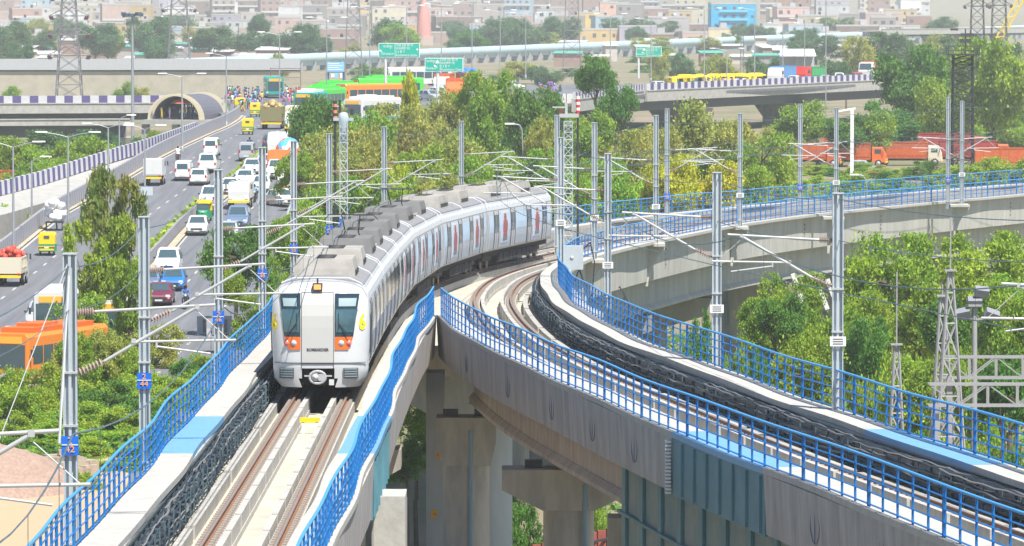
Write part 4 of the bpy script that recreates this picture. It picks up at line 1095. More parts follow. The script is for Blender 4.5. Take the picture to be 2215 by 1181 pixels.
def tree(px, Y, top, wpx, kind, leaf, label, zb=None, group=None, name='tree', X=None, cat='tree'):
    x = sx(px, Y) if X is None else X; zb = G(x, Y) if zb is None else zb; H = at_y(px, top, Y).z-zb; w = wpx*Y/F/2
    TN[0] += 1; rnd = random.Random(TN[0]*13); cm, tm = proto(kind, rnd.randint(0,2))
    r = thing(name, label, cat, (x, Y, zb-.1), rnd.uniform(0,6.28), group); 
    ch = H if kind in ('euca','shrub') else min(H*.9, w*rnd.uniform(2.0,2.5)); cz = H+.1-ch
    if kind not in ('euca','shrub') and cz > .4:
        m = MB(); m.tube((0,0,-.3),(rnd.uniform(-.1,.1),rnd.uniform(-.1,.1),cz*.5),w*.065+.05,7,w*.055+.04); m.tube((0,0,cz*.5),(0,0,cz+.1),w*.055+.04,7,w*.05); m.build('trunk', M_wood, r)
    c = bpy.data.objects.new('crown', cm); link(c, r); c.location = (0,0,cz); c.scale = (w*1.08, w*1.08, ch); c.material_slots[0].link = 'OBJECT'; c.material_slots[0].material = leaf
    t = bpy.data.objects.new('limbs' if kind not in ('euca','shrub') and cz > .4 else 'trunk', tm); link(t, r); t.location = c.location; t.scale = c.scale; return r
GR1 = 'trees between the road and the railway'
# between the road and the train
A = [(1040,560,165,150,'broad',L_green,'broad green tree rising left of centre behind the rear coaches'),(1125,540,180,150,'dense',L_deep,'dark dense tree beside the broad green one above the rear coaches'),
 (885,600,158,70,'euca',L_yel,'slim bright yellow-green tree rising in front of the buses'),(870,560,235,150,'broad',L_olive,'olive bush-topped tree below the slim yellow-green tree'),
 (940,520,280,150,'airy',L_rust,'brownish airy tree right of the plain grey mast'),(700,520,215,130,'dense',L_deep,'dark green tree left of the camera mast, top of the row'),
 (780,540,240,130,'broad',L_green,'green tree right of the camera mast'),(690,470,280,150,'broad',L_olive,'olive tree directly behind mast 2/52'),(640,445,330,120,'airy',L_green,'loose green tree at the roadside near the cement mixer'),
 (800,470,300,170,'airy',L_olive,'loose olive tree behind the overhead arms in mid picture'),(900,470,320,170,'broad',L_green,'leafy green tree above the third coach'),(1000,460,345,150,'dense',L_bright,'bright dense tree right above the fourth coach'),
 (1080,440,370,120,'shrub',L_green,'round green bush above the rear coaches'),(1160,450,330,130,'broad',L_green,'green tree left of the tall mast at the rear of the train'),(1180,520,250,110,'airy',L_olive,'sparse olive tree left of the lattice mast at the train rear'),
 (720,400,390,150,'broad',L_green,'green tree touching the train roof behind mast 2/52'),(660,385,430,110,'broad',L_bright,'bright tree left of the train roof units'),(620,370,480,120,'dense',L_green,'dense tree between the masts 2/48 and 2/50'),
 (830,400,385,170,'dense',L_bright,'bright leafy tree hugging the train roof'),(760,410,360,120,'airy',L_rust,'rust tinged sapling behind the lattice camera mast'),(930,410,375,140,'broad',L_olive,'olive crown between the two plain masts'),
 (600,350,530,110,'shrub',L_green,'leafy bush beside the driver cab, left of mast 2/48'),(510,345,498,150,'dense',L_deep,'dark green small tree between road and mast 2/46'),(550,335,600,120,'shrub',L_green,'low bush by the blue railing right of mast 2/46'),
 (480,330,560,90,'broad',L_green,'small green tree just left of the dark one at mast 2/46'),
 (980,610,195,130,'broad',L_olive,'olive tree beside the thick white sign post'),(930,620,215,110,'airy',L_olive,'sparse olive tree right of the slim yellow one'),(1085,600,190,130,'broad',L_olive,'olive green tree between the two tall green ones'),(740,600,232,110,'airy',L_olive,'sparse tree below the white bus'),
 (820,520,262,150,'dense',L_olive,'dense olive tree left of the plain grey mast behind the train'),(960,500,300,150,'dense',L_olive,'dense olive crown right of the plain grey mast'),(870,430,370,130,'dense',L_yel,'yellow-green crown above the third coach'),(1040,420,385,140,'broad',L_olive,'olive crown touching the fifth coach'),
 (740,450,330,130,'dense',L_olive,'dense olive tree behind the white lattice camera mast'),(680,420,400,120,'dense',L_olive,'dense olive tree beside mast 2/50'),(1190,580,190,100,'broad',L_deep,'dark tree left of the lattice mast at the train end'),(1120,470,320,140,'dense',L_green,'dense green tree above the last coaches'),
 (40,296,772,130,'shrub',L_green,'thick bush in front of the orange bus cab'),(100,294,765,130,'shrub',L_olive,'olive bush in front of the orange bus'),(60,288,790,150,'shrub',L_green,'low bush hiding the wheels of the orange bus'),(130,292,770,170,'shrub',L_green,'leafy bush hiding the side of the orange bus'),(170,297,725,120,'airy',L_green,'sparse bush in front of the orange bus'),(235,300,715,120,'airy',L_olive,'sparse olive bush beside the orange bus')]
for a in A: tree(*a[:6], a[6], group=GR1)
# right of the train
A = [(1290,600,120,110,'broad',L_deep,'tall leaning tree with bare pale trunk right of centre'),(1330,590,190,120,'airy',L_deep,'thin dark tree right of the tall leaning tree'),(1260,560,240,120,'broad',L_green,'green tree right of the lattice mast at the train rear'),
 (1480,580,205,190,'broad',L_olive,'wide olive tree below the black and white flyover'),(1560,560,265,180,'airy',L_olive,'pale olive tree in front of the flyover pier'),(1400,540,290,140,'broad',L_olive,'olive tree between two masts right of centre'),
 (1640,540,290,160,'airy',L_green,'loose green tree left of the parked orange lorries'),(1350,480,330,170,'dense',L_bright,'bright yellow-green tree behind the far viaduct railing, left one'),(1440,470,345,150,'dense',L_yel,'yellow-green tree behind the far viaduct railing, middle one'),
 (1540,475,340,140,'dense',L_yel,'yellow-green tree behind the far viaduct railing, right one'),(1290,470,350,110,'broad',L_green,'green tree behind the crow mast'),(1620,480,350,110,'broad',L_bright,'bright bush beside mast 2/60'),(1250,440,380,110,'dense',L_bright,'bright bush at the rear end of the train'),
 (1730,700,222,150,'broad',L_green,'green tree standing in front of the flyover pier at right'),(1820,690,250,130,'broad',L_deep,'dark tree before the right-hand flyover'),(1880,690,235,120,'dense',L_green,'green tree left of the dark camera tower'),
 (1950,760,110,190,'dense',L_deep,'large dark tree on the skyline left of the dark tower'),(2030,740,160,140,'broad',L_green,'green tree left beside the dark lattice tower'),(2150,720,95,190,'broad',L_green,'large green tree right of the dark lattice tower'),
 (2120,760,190,160,'dense',L_deep,'dark leafy tree below the large right-hand one'),(1960,750,230,170,'broad',L_deep,'dark broad tree behind the parked lorries'),(2070,750,250,160,'broad',L_green,'green tree right above the red lorries'),(2200,750,250,120,'dense',L_green,'green tree at the right border above the orange lorry'),
 (1760,590,372,120,'shrub',L_bright,'bright bush behind the railing near mast 2/60'),(1850,585,360,140,'shrub',L_green,'green bush below the silver car'),(1930,590,358,140,'shrub',L_deep,'dark bush left of the palm'),(2100,590,340,130,'shrub',L_green,'green bush right of the palm'),
 (2180,570,345,130,'broad',L_bright,'bright tree at the right end of the far railing'),(1690,600,375,110,'shrub',L_yel,'yellow bush before the orange lorries')]
for a in A: tree(*a[:6], a[6], group='trees right of the train')
# below and in front of the far viaduct
A = [(1720,345,600,150,'broad',L_green,'green tree behind the broad viaduct pier'),(1925,340,520,210,'broad',L_bright,'tall bright tree overlapping the far viaduct, left of two'),(2140,345,515,200,'dense',L_bright,'tall bright tree overlapping the far viaduct, right of two'),
 (1790,320,680,190,'dense',L_green,'full green tree right of the tall noticed mast'),(1680,315,640,140,'broad',L_deep,'dark green tree left of the tall noticed mast'),(1990,315,600,170,'broad',L_green,'green tree behind the lattice substation mast'),
 (2100,310,640,180,'broad',L_deep,'deep green tree behind the floodlight pole'),(2190,300,620,170,'dense',L_green,'green tree at the right border behind the mast arms'),(1860,300,700,170,'broad',L_deep,'dark tree low behind the slim lattice spike'),
 (1740,290,740,170,'broad',L_green,'low green tree before the viaduct pier'),(1640,290,700,120,'shrub',L_deep,'dark bush at the foot of the broad pier'),(1950,285,760,180,'dense',L_bright,'bright low tree between spike and substation mast'),
 (2060,280,780,160,'broad',L_green,'green low tree inside the substation frame'),(2170,275,770,180,'broad',L_deep,'dark low tree under the lattice beams'),(1850,265,830,170,'shrub',L_green,'bush behind the right railing near the tall mast'),
 (1980,255,880,180,'shrub',L_deep,'dark bush under the substation mast'),(2110,250,900,180,'shrub',L_green,'bush below the lattice beams at right'),(2200,245,900,140,'shrub',L_deep,'dark bush at the right border under the beams'),(1510,330,640,110,'shrub',L_deep,'dark bush seen under the far viaduct'),(1480,300,680,100,'shrub',L_deep,'shaded bush left of the broad pier'),(1880,290,760,150,'shrub',L_green,'bright thicket filling the gap under the two tall bright trees'),(1950,300,700,160,'shrub',L_bright,'bright thicket right of the lattice spike'),(2090,300,690,160,'shrub',L_bright,'bright thicket behind the floodlights'),(2000,320,640,140,'dense',L_bright,'bright tree between the two tallest under the far viaduct'),(2200,320,600,140,'dense',L_bright,'bright tree at the right border under the far viaduct'),(1850,325,640,140,'dense',L_green,'green tree left under the tall bright one'),(1730,300,800,150,'shrub',L_green,'green thicket behind the right railing by the tall mast'),(1640,320,650,120,'dense',L_green,'green tree right behind the broad pier foot'),(1590,300,700,110,'shrub',L_green,'green bush right at the foot of the broad pier')]
for a in A: tree(*a[:6], a[6], group='trees under the far viaduct')
# growth between the near piers, shade and sun put into its leaf colour
for a in ((900,262,850,110,'broad',L_bright,'sunlit bush seen between the train viaduct and its pier'),(880,248,930,120,'broad',L_deep,'shaded tree between the two viaducts, left of the flat pier'),(1120,262,990,110,'shrub',L_deep,'shaded bush right of the clustered piers'),(1290,262,1040,80,'shrub',L_bright,'small sunlit bush behind the T-headed pier')):
    tree(*a[:6], a[6], group='growth below the viaducts')
# left side
leafmat('leaf_mixed', (.40,.32,.07), (.14,.27,.05))
A = [(240,338,368,185,'euca',mat('leaf_mixed', ()),'tall drooping tree with rusty tints between the carriageways and the nearest mast'),(225,334,470,190,'euca',L_green,'drooping olive tree left under the tall rusty one'),(275,330,560,130,'euca',L_green,'thin drooping tree behind mast 2/44'),
 (160,322,640,160,'airy',L_green,'sparse tree in front of the buses at left'),(330,320,700,130,'airy',L_olive,'sparse olive tree right of mast 2/44'),(250,310,690,170,'shrub',L_green,'green thicket behind mast 2/42')]
for a in A: tree(*a[:6], a[6], group='trees by the left masts')
rnd = random.Random(5); k = 0
for (px, Y, top, w) in ((200,300,770,230),(330,305,770,200),(90,292,800,220),(400,300,790,130),(20,285,850,180),(160,280,850,230),(290,284,850,200),(60,270,900,220),(220,268,920,230),(340,272,900,130),(120,258,950,180),(250,255,990,150),(400,290,830,90),(180,246,1010,120),(0,262,930,150),(60,252,1000,110),(190,297,750,110),(245,300,745,110),(120,290,800,150),(30,280,815,170),(380,296,800,150),(330,290,820,170),(220,290,800,180),(110,268,905,190),(170,262,930,170),(10,270,880,150),(290,258,960,150),(350,262,920,110),(60,258,960,140),(250,276,870,180),(400,310,765,110),(430,315,750,90)):
    k += 1; tree(px, Y, top, w, 'shrub', (L_green, L_bright, L_green, L_deep)[k % 4], 'feathery green thorn bush in the thicket at lower left', group='thorn bushes in the lower left thicket', name='thorn_bush', cat='bush')
for (px, Y, top, w, lf) in ((30,470,430,150,L_green),(120,468,445,140,L_olive),(190,472,455,110,L_green),(60,450,480,160,L_olive),(10,436,520,120,L_green),(140,455,490,110,L_bright),(0,600,300,130,L_green),(90,600,310,150,L_bright),(160,590,300,150,L_green),(230,580,310,130,L_green),(290,590,290,90,L_deep),(40,560,345,120,L_green),(130,570,350,110,L_bright),(200,560,340,110,L_green),(330,600,285,60,L_green),(100,650,285,160,L_far),(220,650,285,140,L_far)):
    tree(px, Y, top, w, 'dense' if Y > 550 else 'shrub', lf, 'green shrub growing beyond the parapet of the ramp road at left', group='shrubs beyond the ramp parapet', name='shrub', cat='shrub')
# far trees among the houses and along the pipe
for (px, Y, top, w, lf) in ((25,1500,52,110,L_far),(10,1420,95,70,L_far),(205,1550,55,110,L_far),(235,1560,65,70,L_green),(330,1560,42,110,L_far),(360,1500,70,90,L_far),(455,1560,60,110,L_far),(560,1700,30,60,L_far),(640,1550,45,110,L_far),(680,1600,60,80,L_far),(610,1300,112,55,L_green),
    (830,1650,36,130,L_far),(870,1600,55,90,L_green),(1000,1900,60,70,L_far),(1060,1800,38,120,L_far),(1140,1780,36,130,L_far),(1210,1850,40,90,L_far),(1380,1900,58,60,L_far),(1620,2050,52,70,L_far),(1660,2050,58,60,L_far),(270,960,172,60,L_green),(20,950,190,60,L_green),(300,1000,190,60,L_olive),(50,1300,100,60,L_far),
    (1120,1250,135,100,L_olive),(1180,1200,140,90,L_far),(1420,1200,112,70,L_olive),(1480,1180,120,80,L_far),(1560,1150,120,80,L_olive),(1640,1150,128,80,L_far),(1700,1150,95,90,L_far),(1800,1100,128,80,L_far),(1860,1150,85,80,L_olive),(1930,1300,75,120,L_far),(2010,1350,70,110,L_olive),(2090,1250,80,120,L_far),(2180,1200,90,100,L_far),(1740,1700,62,80,L_far),(2030,1900,40,90,L_far),
    (1830,1000,130,50,L_far),(1090,1150,150,60,L_olive),(1300,1250,118,70,L_olive),(760,1500,90,60,L_olive),(520,1600,75,50,L_far)):
    tree(px, Y, top, w, 'dense' if w > 80 else 'broad', lf, 'hazy round tree in the distance', group='distant trees', cat='tree', zb=0)
for (px, Y, top, w, lf) in ((660,480,330,120,L_green),(730,470,345,130,L_deep),(800,500,330,130,L_olive),(860,480,350,120,L_green),(930,490,340,120,L_deep),(990,500,320,130,L_green),(1050,500,320,130,L_olive),(1110,500,300,130,L_green),(1170,500,330,110,L_deep),(1220,540,320,110,L_green),(1260,640,235,120,L_olive),(1340,650,225,120,L_deep),(1290,620,260,130,L_olive),(1400,620,260,120,L_olive),
    (760,560,255,130,L_deep),(840,580,240,120,L_green),(960,590,225,120,L_olive),(1000,580,250,120,L_green),(1080,580,240,120,L_deep),(1150,590,250,110,L_olive),(1210,600,260,110,L_deep),(690,430,400,120,L_deep),(880,440,380,120,L_deep),(960,440,390,120,L_olive),(1050,430,400,120,L_deep)):
    tree(px, Y, top, w, 'shrub', lf, 'bushy undergrowth filling the gaps between the roadside trees', group='bushes filling the roadside belt', name='bush', cat='bush')
for (px, Y, top, w, lf) in ((1290,560,290,120,L_deep),(1370,560,310,130,L_green),(1450,560,300,140,L_olive),(1520,560,320,120,L_deep),(1600,560,330,130,L_green),(1300,500,390,120,L_green),(1400,500,380,130,L_bright),(1490,500,385,130,L_green),(1580,500,380,120,L_bright),(1330,640,230,120,L_green),(1420,640,250,130,L_olive),(1560,650,240,150,L_green),(1640,650,250,120,L_olive),(1700,760,250,110,L_green),
    (1900,770,270,130,L_green),(2000,770,260,130,L_deep),(2100,770,270,130,L_green),(2190,770,270,100,L_deep),(1800,760,250,130,L_green),(1880,720,190,140,L_deep),(2000,760,150,140,L_deep),(2080,740,210,130,L_green),(2180,760,170,130,L_deep),(2060,600,350,120,L_bright),(1990,560,365,110,L_green)):
    tree(px, Y, top, w, 'shrub', lf, 'bushy undergrowth below the trees right of the train', group='bushes on the right-hand slope', name='bush', cat='bush')
for k, px in enumerate(range(1690, 2225, 44)):
    tree(px, 625+(k*37)%40, 338+(k*29)%22, 88, 'shrub', (L_green, L_olive, L_bright, L_deep)[k%4], 'bush half hiding the row of orange lorries', group='bushes in front of the lorries', name='bush', cat='bush')
rf = random.Random(31)
for i in range(46):
    px = rf.choice([rf.uniform(0,760), rf.uniform(960,1270), rf.uniform(1300,1990), rf.uniform(0,1990)]); Y = rf.uniform(1500,2300); hh = rf.uniform(5,9.5)
    top = proj((0,Y,hh))[1]; tree(px, Y, top, rf.uniform(45,120), rf.choice(['dense','broad','shrub']), rf.choice([L_far,L_far,L_deep,L_olive]), 'low hazy tree among the first houses of the town', group='trees among the houses', zb=0)
for i in range(34):
    px = rf.uniform(760,2215); Y = rf.uniform(1020,1420); top = proj((0,Y,rf.uniform(1.5,4)))[1]
    tree(px, Y, top, rf.uniform(40,110), 'shrub', rf.choice([L_far,L_olive,L_deep,L_rust]), 'dusty shrub on the waste ground below the pipeline', group='shrubs on the waste ground', name='shrub', cat='shrub', zb=0)
# palm right of the lorries
pr = thing('palm_tree', 'small fan palm behind the far railing below the orange lorries', 'palm', (sx(2012,590), 590, 0)); m = MB(); m.tube((0,0,0),(0,0,2.6),.22,8,.16); m.build('trunk', M_wood, pr)
m = MB(); rnd = random.Random(2)
for i in range(26):
    a = rnd.uniform(0,6.28); el = rnd.uniform(-.3,1.3); d = Vector((math.cos(a)*math.cos(el), math.sin(a)*math.cos(el), math.sin(el))); c = Vector((0,0,2.6))+d*.9; s_ = d.cross(Vector((0,0,1))).normalized()
    for j in range(-4,5):
        e = c+(d*math.cos(j*.22)+s_*math.sin(j*.22))*1.0; m.add([c-s_*.04, c+s_*.04, e], [(0,1,2)])
    m.tube((0,0,2.6), c, .03, 4)
m.build('fronds', L_deep, pr)
# ================================================================= the hazy town
WN = MB().box((0,0,0),(1,.12,1)); WN = WN.build('window', mat('dark_opening', (.09,.10,.12), .5)); WMESH = WN.data; bpy.data.objects.remove(WN)
DN = MB().box((0,0,0),(1,.12,1)).build('door', mat('faded_door', (.15,.25,.28), .6)); DMESH = DN.data; bpy.data.objects.remove(DN)
BC = [('brick',(.36,.22,.18)),('brick',(.30,.20,.17)),('grey',(.42,.37,.34)),('tan',(.50,.42,.36)),('beige',(.55,.47,.36)),('white',(.66,.65,.64)),('pink',(.56,.38,.34)),('cream',(.66,.60,.46)),('pale blue',(.40,.52,.62)),('ochre',(.62,.44,.20)),('brown',(.28,.20,.17)),('brick',(.40,.27,.23)),('grey',(.34,.31,.30)),('white',(.72,.72,.72)),('rose',(.50,.36,.32)),('lilac',(.46,.42,.52))]
rb = random.Random(21)
def building(px, Y, base, w, h, col, cname, label, storeys=None, d=None, special=None, cat='building', wins=True):
    x = sx(px, Y); d = d or rb.uniform(6,10); r = thing('town_house', label, cat, (x, Y, base), rb.uniform(-.25,.25), 'houses of the hazy town')
    m = MB(); m.b2((-w/2,0,-2),(w/2,d,h)); m.build('wall', mat('house_'+cname+'_%d' % int(sum(col)*100), col, .9, noise=.22, scale=.35), r)
    m = MB(); k = rb.random()
    m.b2((-w/2-.08,-.08,h),(w/2+.08,.12,h+.7)); m.b2((-w/2-.08,.12,h),(-w/2+.12,d,h+.7)); m.b2((w/2-.12,.12,h),(w/2+.08,d,h+.7)); m.b2((-w/2,.12,h),(w/2,d,h+.12))
    if k < .55: sx_ = rb.uniform(-w*.3,w*.3); m.b2((sx_-1.2,d*.5,h+.12),(sx_+1.2,d*.5+2,h+2.4))
    m.build('roof', mat('roof_slab', (.46,.44,.43), .9), r)
    if rb.random() < .35:
        m = MB(); a = rb.uniform(-w*.35,w*.35); m.lathe([(.02,h+.7),(.55,h+.7),(.55,h+1.6),(.3,h+1.85),(.02,h+1.9)], 8, (a,.8,0)); m.build('water_tank', M_black if rb.random()<.6 else M_white, r)
    st = max(1, int(h/3.1)); fh = h/st
    if wins:
        for f in range(st):
            nb = max(1, int(w/3.4))
            if rb.random() < .3:
                m = MB(); m.b2((-w/2,-.9,f*fh-.08),(w/2,-.001,f*fh+.08)); m.b2((-w/2,-.9,f*fh+.081),(w/2,-.82,f*fh+.9)) ; m.build('balcony', mat('balcony_pale', (.56,.54,.52), .8), r) if f else None
            for i in range(nb):
                if rb.random() < .3: continue
                o = bpy.data.objects.new('window', WMESH) if not (f == 0 and i == 0) else bpy.data.objects.new('door', DMESH); link(o, r)
                o.location = (-w/2+(i+.5)*w/nb+rb.uniform(-.3,.3), 0, f*fh+fh*.55 if f or i else 1.1); o.scale = (rb.uniform(.9,1.7), 1, rb.uniform(1.0,1.6) if f or i else 2.2)
    return r
rows = [(1900,2.5,5,26),(2080,3.5,7,28),(2300,5,9,30),(2600,6,12,32),(2950,8,14,34),(3350,9,15,34),(3850,11,17,34)]
CN = 0
for ri, (Y, h0, h1, n) in enumerate(rows):
    for i in range(n):
        px = -30+2275*(i+rb.uniform(.1,.9))/n
        if 1525 < px < 1650 and Y > 2000: continue
        if px > 1990 and (ri < 5 or px < 2110): continue
        if 2000 < px: continue
        if ri < 1 and 780 < px < 1700 and rb.random() < .6: continue
        cname, col = BC[rb.randrange(len(BC))]; k = rb.uniform(.85,1.1); col = tuple(min(.8,c*k) for c in col)
        w = 2275/n*Y/F*rb.uniform(.6,1.15); h = rb.uniform(h0,h1); st = max(1,int(h/3.1))
        zone = 'left' if px < 560 else 'left centre' if px < 1107 else 'right centre' if px < 1600 else 'right'
        depth = ['front row','front row','second row','middle rows','middle rows','back rows','back rows'][ri]
        building(px, Y+rb.uniform(-40,40), 0 if ri < 5 else 1.0, w, h, col, cname, '%s %s house, %s of the hazy town, %s' % (['low','two-storey','three-storey','four-storey','five-storey','tall'][min(5,st-1)], cname, depth, zone))
B_ = building(1587, 2250, 0, 18.5, 13.8, (.02,.42,.72), 'cyan', 'bright cyan building with balconies in the town, right of centre', d=9)
m = MB()
for z in (3.6,7.2,10.6): m.b2((-6,-.9,z),(5.5,-.02,z+.25)); m.b2((-6,-.9,z+.26),(5.5,-.82,z+1.0))
m.build('balcony', mat('cyan_balcony', (.10,.50,.78), .7), B_)
building(1585, 2150, 0, 19, 4.6, (.72,.62,.42), 'cream', 'long cream building in front of the cyan one', d=8)
building(1278, 2350, 0, 12.5, 9.5, (.78,.55,.16), 'ochre', 'yellow house with shaded upper floor, town centre', d=8)
building(1180, 2300, 0, 7, 11, (.70,.66,.60), 'white', 'narrow pinkish white block left of the yellow house', d=8)
building(1315, 2420, 0, 7, 13.5, (.72,.45,.36), 'pink', 'tall salmon house right of the yellow one', d=8)
building(1450, 2200, 0, 15, 8.5, (.47,.44,.46), 'grey', 'blank grey wall house left of the cyan building', d=8, wins=False)
building(1715, 2400, 0, 14, 11.5, (.72,.46,.42), 'pink', 'pink house with red boards, right of the cyan building', d=8)
building(1910, 2400, 0, 16, 9, (.52,.38,.36), 'brick', 'wide brownish house toward the right edge of the town', d=9)
building(60, 2400, 0, 13, 11, (.50,.32,.27), 'brick', 'wide brick block at far left behind the pylon', d=9)
building(250, 2350, 0, 11, 13, (.58,.42,.36), 'pink', 'rosy brick block right of the leftmost pylon', d=9)
building(625, 2400, 0, 9, 12, (.72,.73,.76), 'white', 'bright white block left of the third pylon', d=8)
t = thing('temple_spire', 'tall pink temple spire rising above the trees, left of centre', 'spire', (sx(917,2000), 2000, 0)); m = MB(); m.lathe([(2.6,0),(2.6,5),(2.3,9),(1.6,13),(.7,17),(.1,19)], 10); m.build('spire', mat('spire_pink', (.62,.27,.24), .8), t)
m = MB(); m.b2((-3.4,-3.4,0),(3.4,3.4,3.2)); m.build('plinth', mat('spire_base', (.55,.42,.36), .8), t)
# shacks in front of the pipe and by the field
for i in range(78):
    px = rb.choice([rb.uniform(0,760), rb.uniform(0,760), rb.uniform(1200,1990)]); Y = rb.uniform(1480,1850); w = rb.uniform(3,9); h = rb.uniform(1.8,4.6)
    r = thing('shack', 'low shack with a %s roof on the waste ground before the town' % ('tin' if i % 3 else 'tarpaulin'), 'shack', (sx(px,Y), Y, 0), rb.uniform(-.4,.4), 'shacks before the town')
    m = MB(); m.b2((-w/2,0,-1),(w/2,3,h)); m.build('wall', [mat('shack_wall', (.40,.27,.22), .9, noise=.3), mat('shack_wall_grey', (.36,.35,.34), .9, noise=.3), mat('shack_wall_pale', (.58,.52,.46), .9, noise=.2)][i % 3], r)
    m = MB(); m.add([(-w/2-.3,-.5,h+.02),(w/2+.3,-.5,h+.02),(w/2+.3,3.3,h+.6),(-w/2-.3,3.3,h+.6),(-w/2-.3,-.5,h+.12),(w/2+.3,-.5,h+.12),(w/2+.3,3.3,h+.7),(-w/2-.3,3.3,h+.7)],[(3,2,1,0),(4,5,6,7),(0,1,5,4),(1,2,6,5),(2,3,7,6),(3,0,4,7)])
    m.build('roof', [mat('tin_roof', (.55,.55,.55), .5), mat('green_tarp', (.08,.38,.30), .7), mat('blue_tarp', (.08,.22,.55), .7), mat('tin_roof', ())][(i*5) % 4 if i % 2 else 0], r)
# ---------------------------------------------------------------- pylons
M_pyl = mat('pylon_steel', (.20,.19,.21), .7); M_pyld = mat('dark_pylon_steel', (.03,.03,.035), .7)
def pylon(px, Y, label, wb, wt, H, arms, m_=M_pyl, n=14):
    x = sx(px, Y); r, H = lattice('transmission_pylon', label, 'pylon', px, Y, proj((x,Y,H))[1], 0, wb, wt, n, m_, .085, group='power transmission pylons'); 
    for z, l in arms:
        m = MB()
        for s in (-1,1):
            for y in (-.4,.4): m.tube((0,y,z),(s*l,0,z),.07,4); m.tube((s*.3,y,z+1.4),(s*l,0,z),.06,4)
            for q in (.35,.65): m.tube((s*l*q,0,z),(s*l*q,0,z+1.4*(1-q)),.04,3)
        am = m.build('cross_arm', m_, r)
        for s in (-1,1):
            m = MB()
            for j in range(2): m.box((s*(l-.25-j*.3),0,z-.35),(.35,.3,.6), tilt=Matrix.Rotation(.5*s,3,'Y'))
            m.build('insulator_string', mat('dark_insulator', (.10,.04,.06), .5), am)
pylon(150, 860, 'lattice pylon with three cross arms at far left, before the retaining wall', 4.6, 1.2, 27, ((11.6,3.4),(14.8,3.3),(17.7,3.1),(20.6,3.0)))
pylon(388, 1120, 'lattice pylon behind the vaulted shelter', 5.2, 1.6, 31, ((17.4,3.6),(20.6,3.4),(24,3.2)))
pylon(765, 1250, 'lattice pylon left of the first green road sign', 4.0, 1.5, 33, ((19,3.4),(22,3.2),(25,3)))
pylon(1237, 1330, 'slender lattice pylon rising behind the tall leaning tree', 4.4, 1.8, 33, ((22,3),(25,3)))
pylon(2113, 1250, 'dark lattice pylon at the upper right, left of two', 3.6, 2.0, 30, ((17.5,3.2),(20.5,3)), M_pyld)
pylon(2160, 1300, 'dark lattice pylon at the upper right beside the yellow crane', 4.2, 2.2, 30, ((17.5,3.2),(21,3)), M_pyld)
def line(a, b, lab, r_=.03): cable([a, b], r_, lab, M_pyl, 'power_line', 'power line', sag=.02)
# dark square camera tower
r, H = lattice('lattice_tower', 'dark square lattice tower with a railed platform and lamps at right', 'tower', 2082, 640, 118, 0, 2.4, 2.2, 15, M_pyld, .09)
m = MB(); m.box((0,0,H),(3.6,3.4,.15))
for s in (-1,1):
    for z in (.5,1.0): m.tube((-1.8,s*1.7,H+z),(1.8,s*1.7,H+z),.04,4); m.tube((s*1.8,-1.7,H+z),(s*1.8,1.7,H+z),.04,4)
    for a in (-1.8,0,1.8): m.tube((a,s*1.7,H),(a,s*1.7,H+1.05),.04,4)
m.build('platform', M_pyld, r)
m = MB(); m.box((.3,0,H+1.6),(1.3,.5,.45)); m.box((.5,-.2,H+2.3),(1.5,.4,.3)); m.tube((.3,0,H),(.3,0,H+3.0),.08,6); m.box((-1.0,0,H+2.9),(.9,.3,.25)); m.build('floodlight', M_dark, r)
# yellow crane boom
r = thing('crane', 'yellow lattice crane boom leaning in the top right corner', 'crane', (sx(2165,1400), 1400, 0)); m = MB()
p, q = Vector((-2,0,6)), Vector((9,0,26)); d = (q-p).normalized(); s_ = Vector((d.z,0,-d.x))*.75
for s in (-1,1):
    for y in (-.7,.7): m.tube(p+s_*s+Vector((0,y,0)), q+s_*s+Vector((0,y,0)), .16, 4)
for i in range(16):
    a = p.lerp(q, i/16); b_ = p.lerp(q, (i+1)/16)
    for y in (-.7,.7): m.tube(a+s_*(1 if i%2 else -1)+Vector((0,y,0)), b_-s_*(1 if i%2 else -1)+Vector((0,y,0)), .1, 4)
m.build('boom', M_yellow, r); m = MB(); m.b2((-4,-2,1),(3,2,6)); m.build('cab', M_yellow, r); m = MB(); m.b2((-4.5,-2.4,0),(3.5,2.4,1)); m.build('crawler', M_dark, r)
# ---------------------------------------------------------------- substation at lower right
M_sub = mat('substation_steel', (.36,.36,.37), .6, noise=.15)
def mastl(px, Y, y_top, w0, zb, label, spike): 
    r, H = lattice('substation_mast', label, 'mast', px, Y, y_top, zb, w0, .16, 9, M_sub, .055, group='lattice masts of the substation')
    m = MB(); m.tube((0,0,H),(0,0,H+spike),.035,5); m.box((0,0,H),(.5,.5,.06)); m.build('lightning_rod', M_sub, r); return r
mastl(2057, 236, 585, 2.1, -4, 'tall lattice substation mast with a lightning rod, left of the floodlights', 2.3)
mastl(2040, 240, 640, 1.9, -4, 'second lattice mast directly beside the tall substation mast', .5)
mastl(1941, 236, 745, 1.3, -4, 'small lattice spike mast left of the substation', 3.1)
def truss(px0, px1, y0, y1, Y, label):
    a = at_y(px0, y1, Y); b_ = at_y(px1, y1, Y); h = at_y(px0, y0, Y).z-a.z; r = thing('lattice_beam', label, 'beam', a, group='lattice beams of the substation'); L = b_.x-a.x; m = MB()
    for y in (0,.7):
        for z in (0,h): m.box((L/2,y,z),(L,.09,.09))
        n = int(L/1.15)
        for i in range(n):
            x0, x1 = L*i/n, L*(i+1)/n; m.bar((x0,y,0),(x1,y,h) if i%2 else (x1,y,h),.05,.05) if i%2 else m.bar((x0,y,h),(x1,y,0),.05,.05); m.box((x1,y,h/2),(.06,.06,h))
    m.build('truss', M_sub, r); 
    m = MB()
    for x_ in (.3,): m.box((x_,.35,a.z*-.5-2),(.25,.25,a.z+4))
    m.build('support_post', M_sub, r)
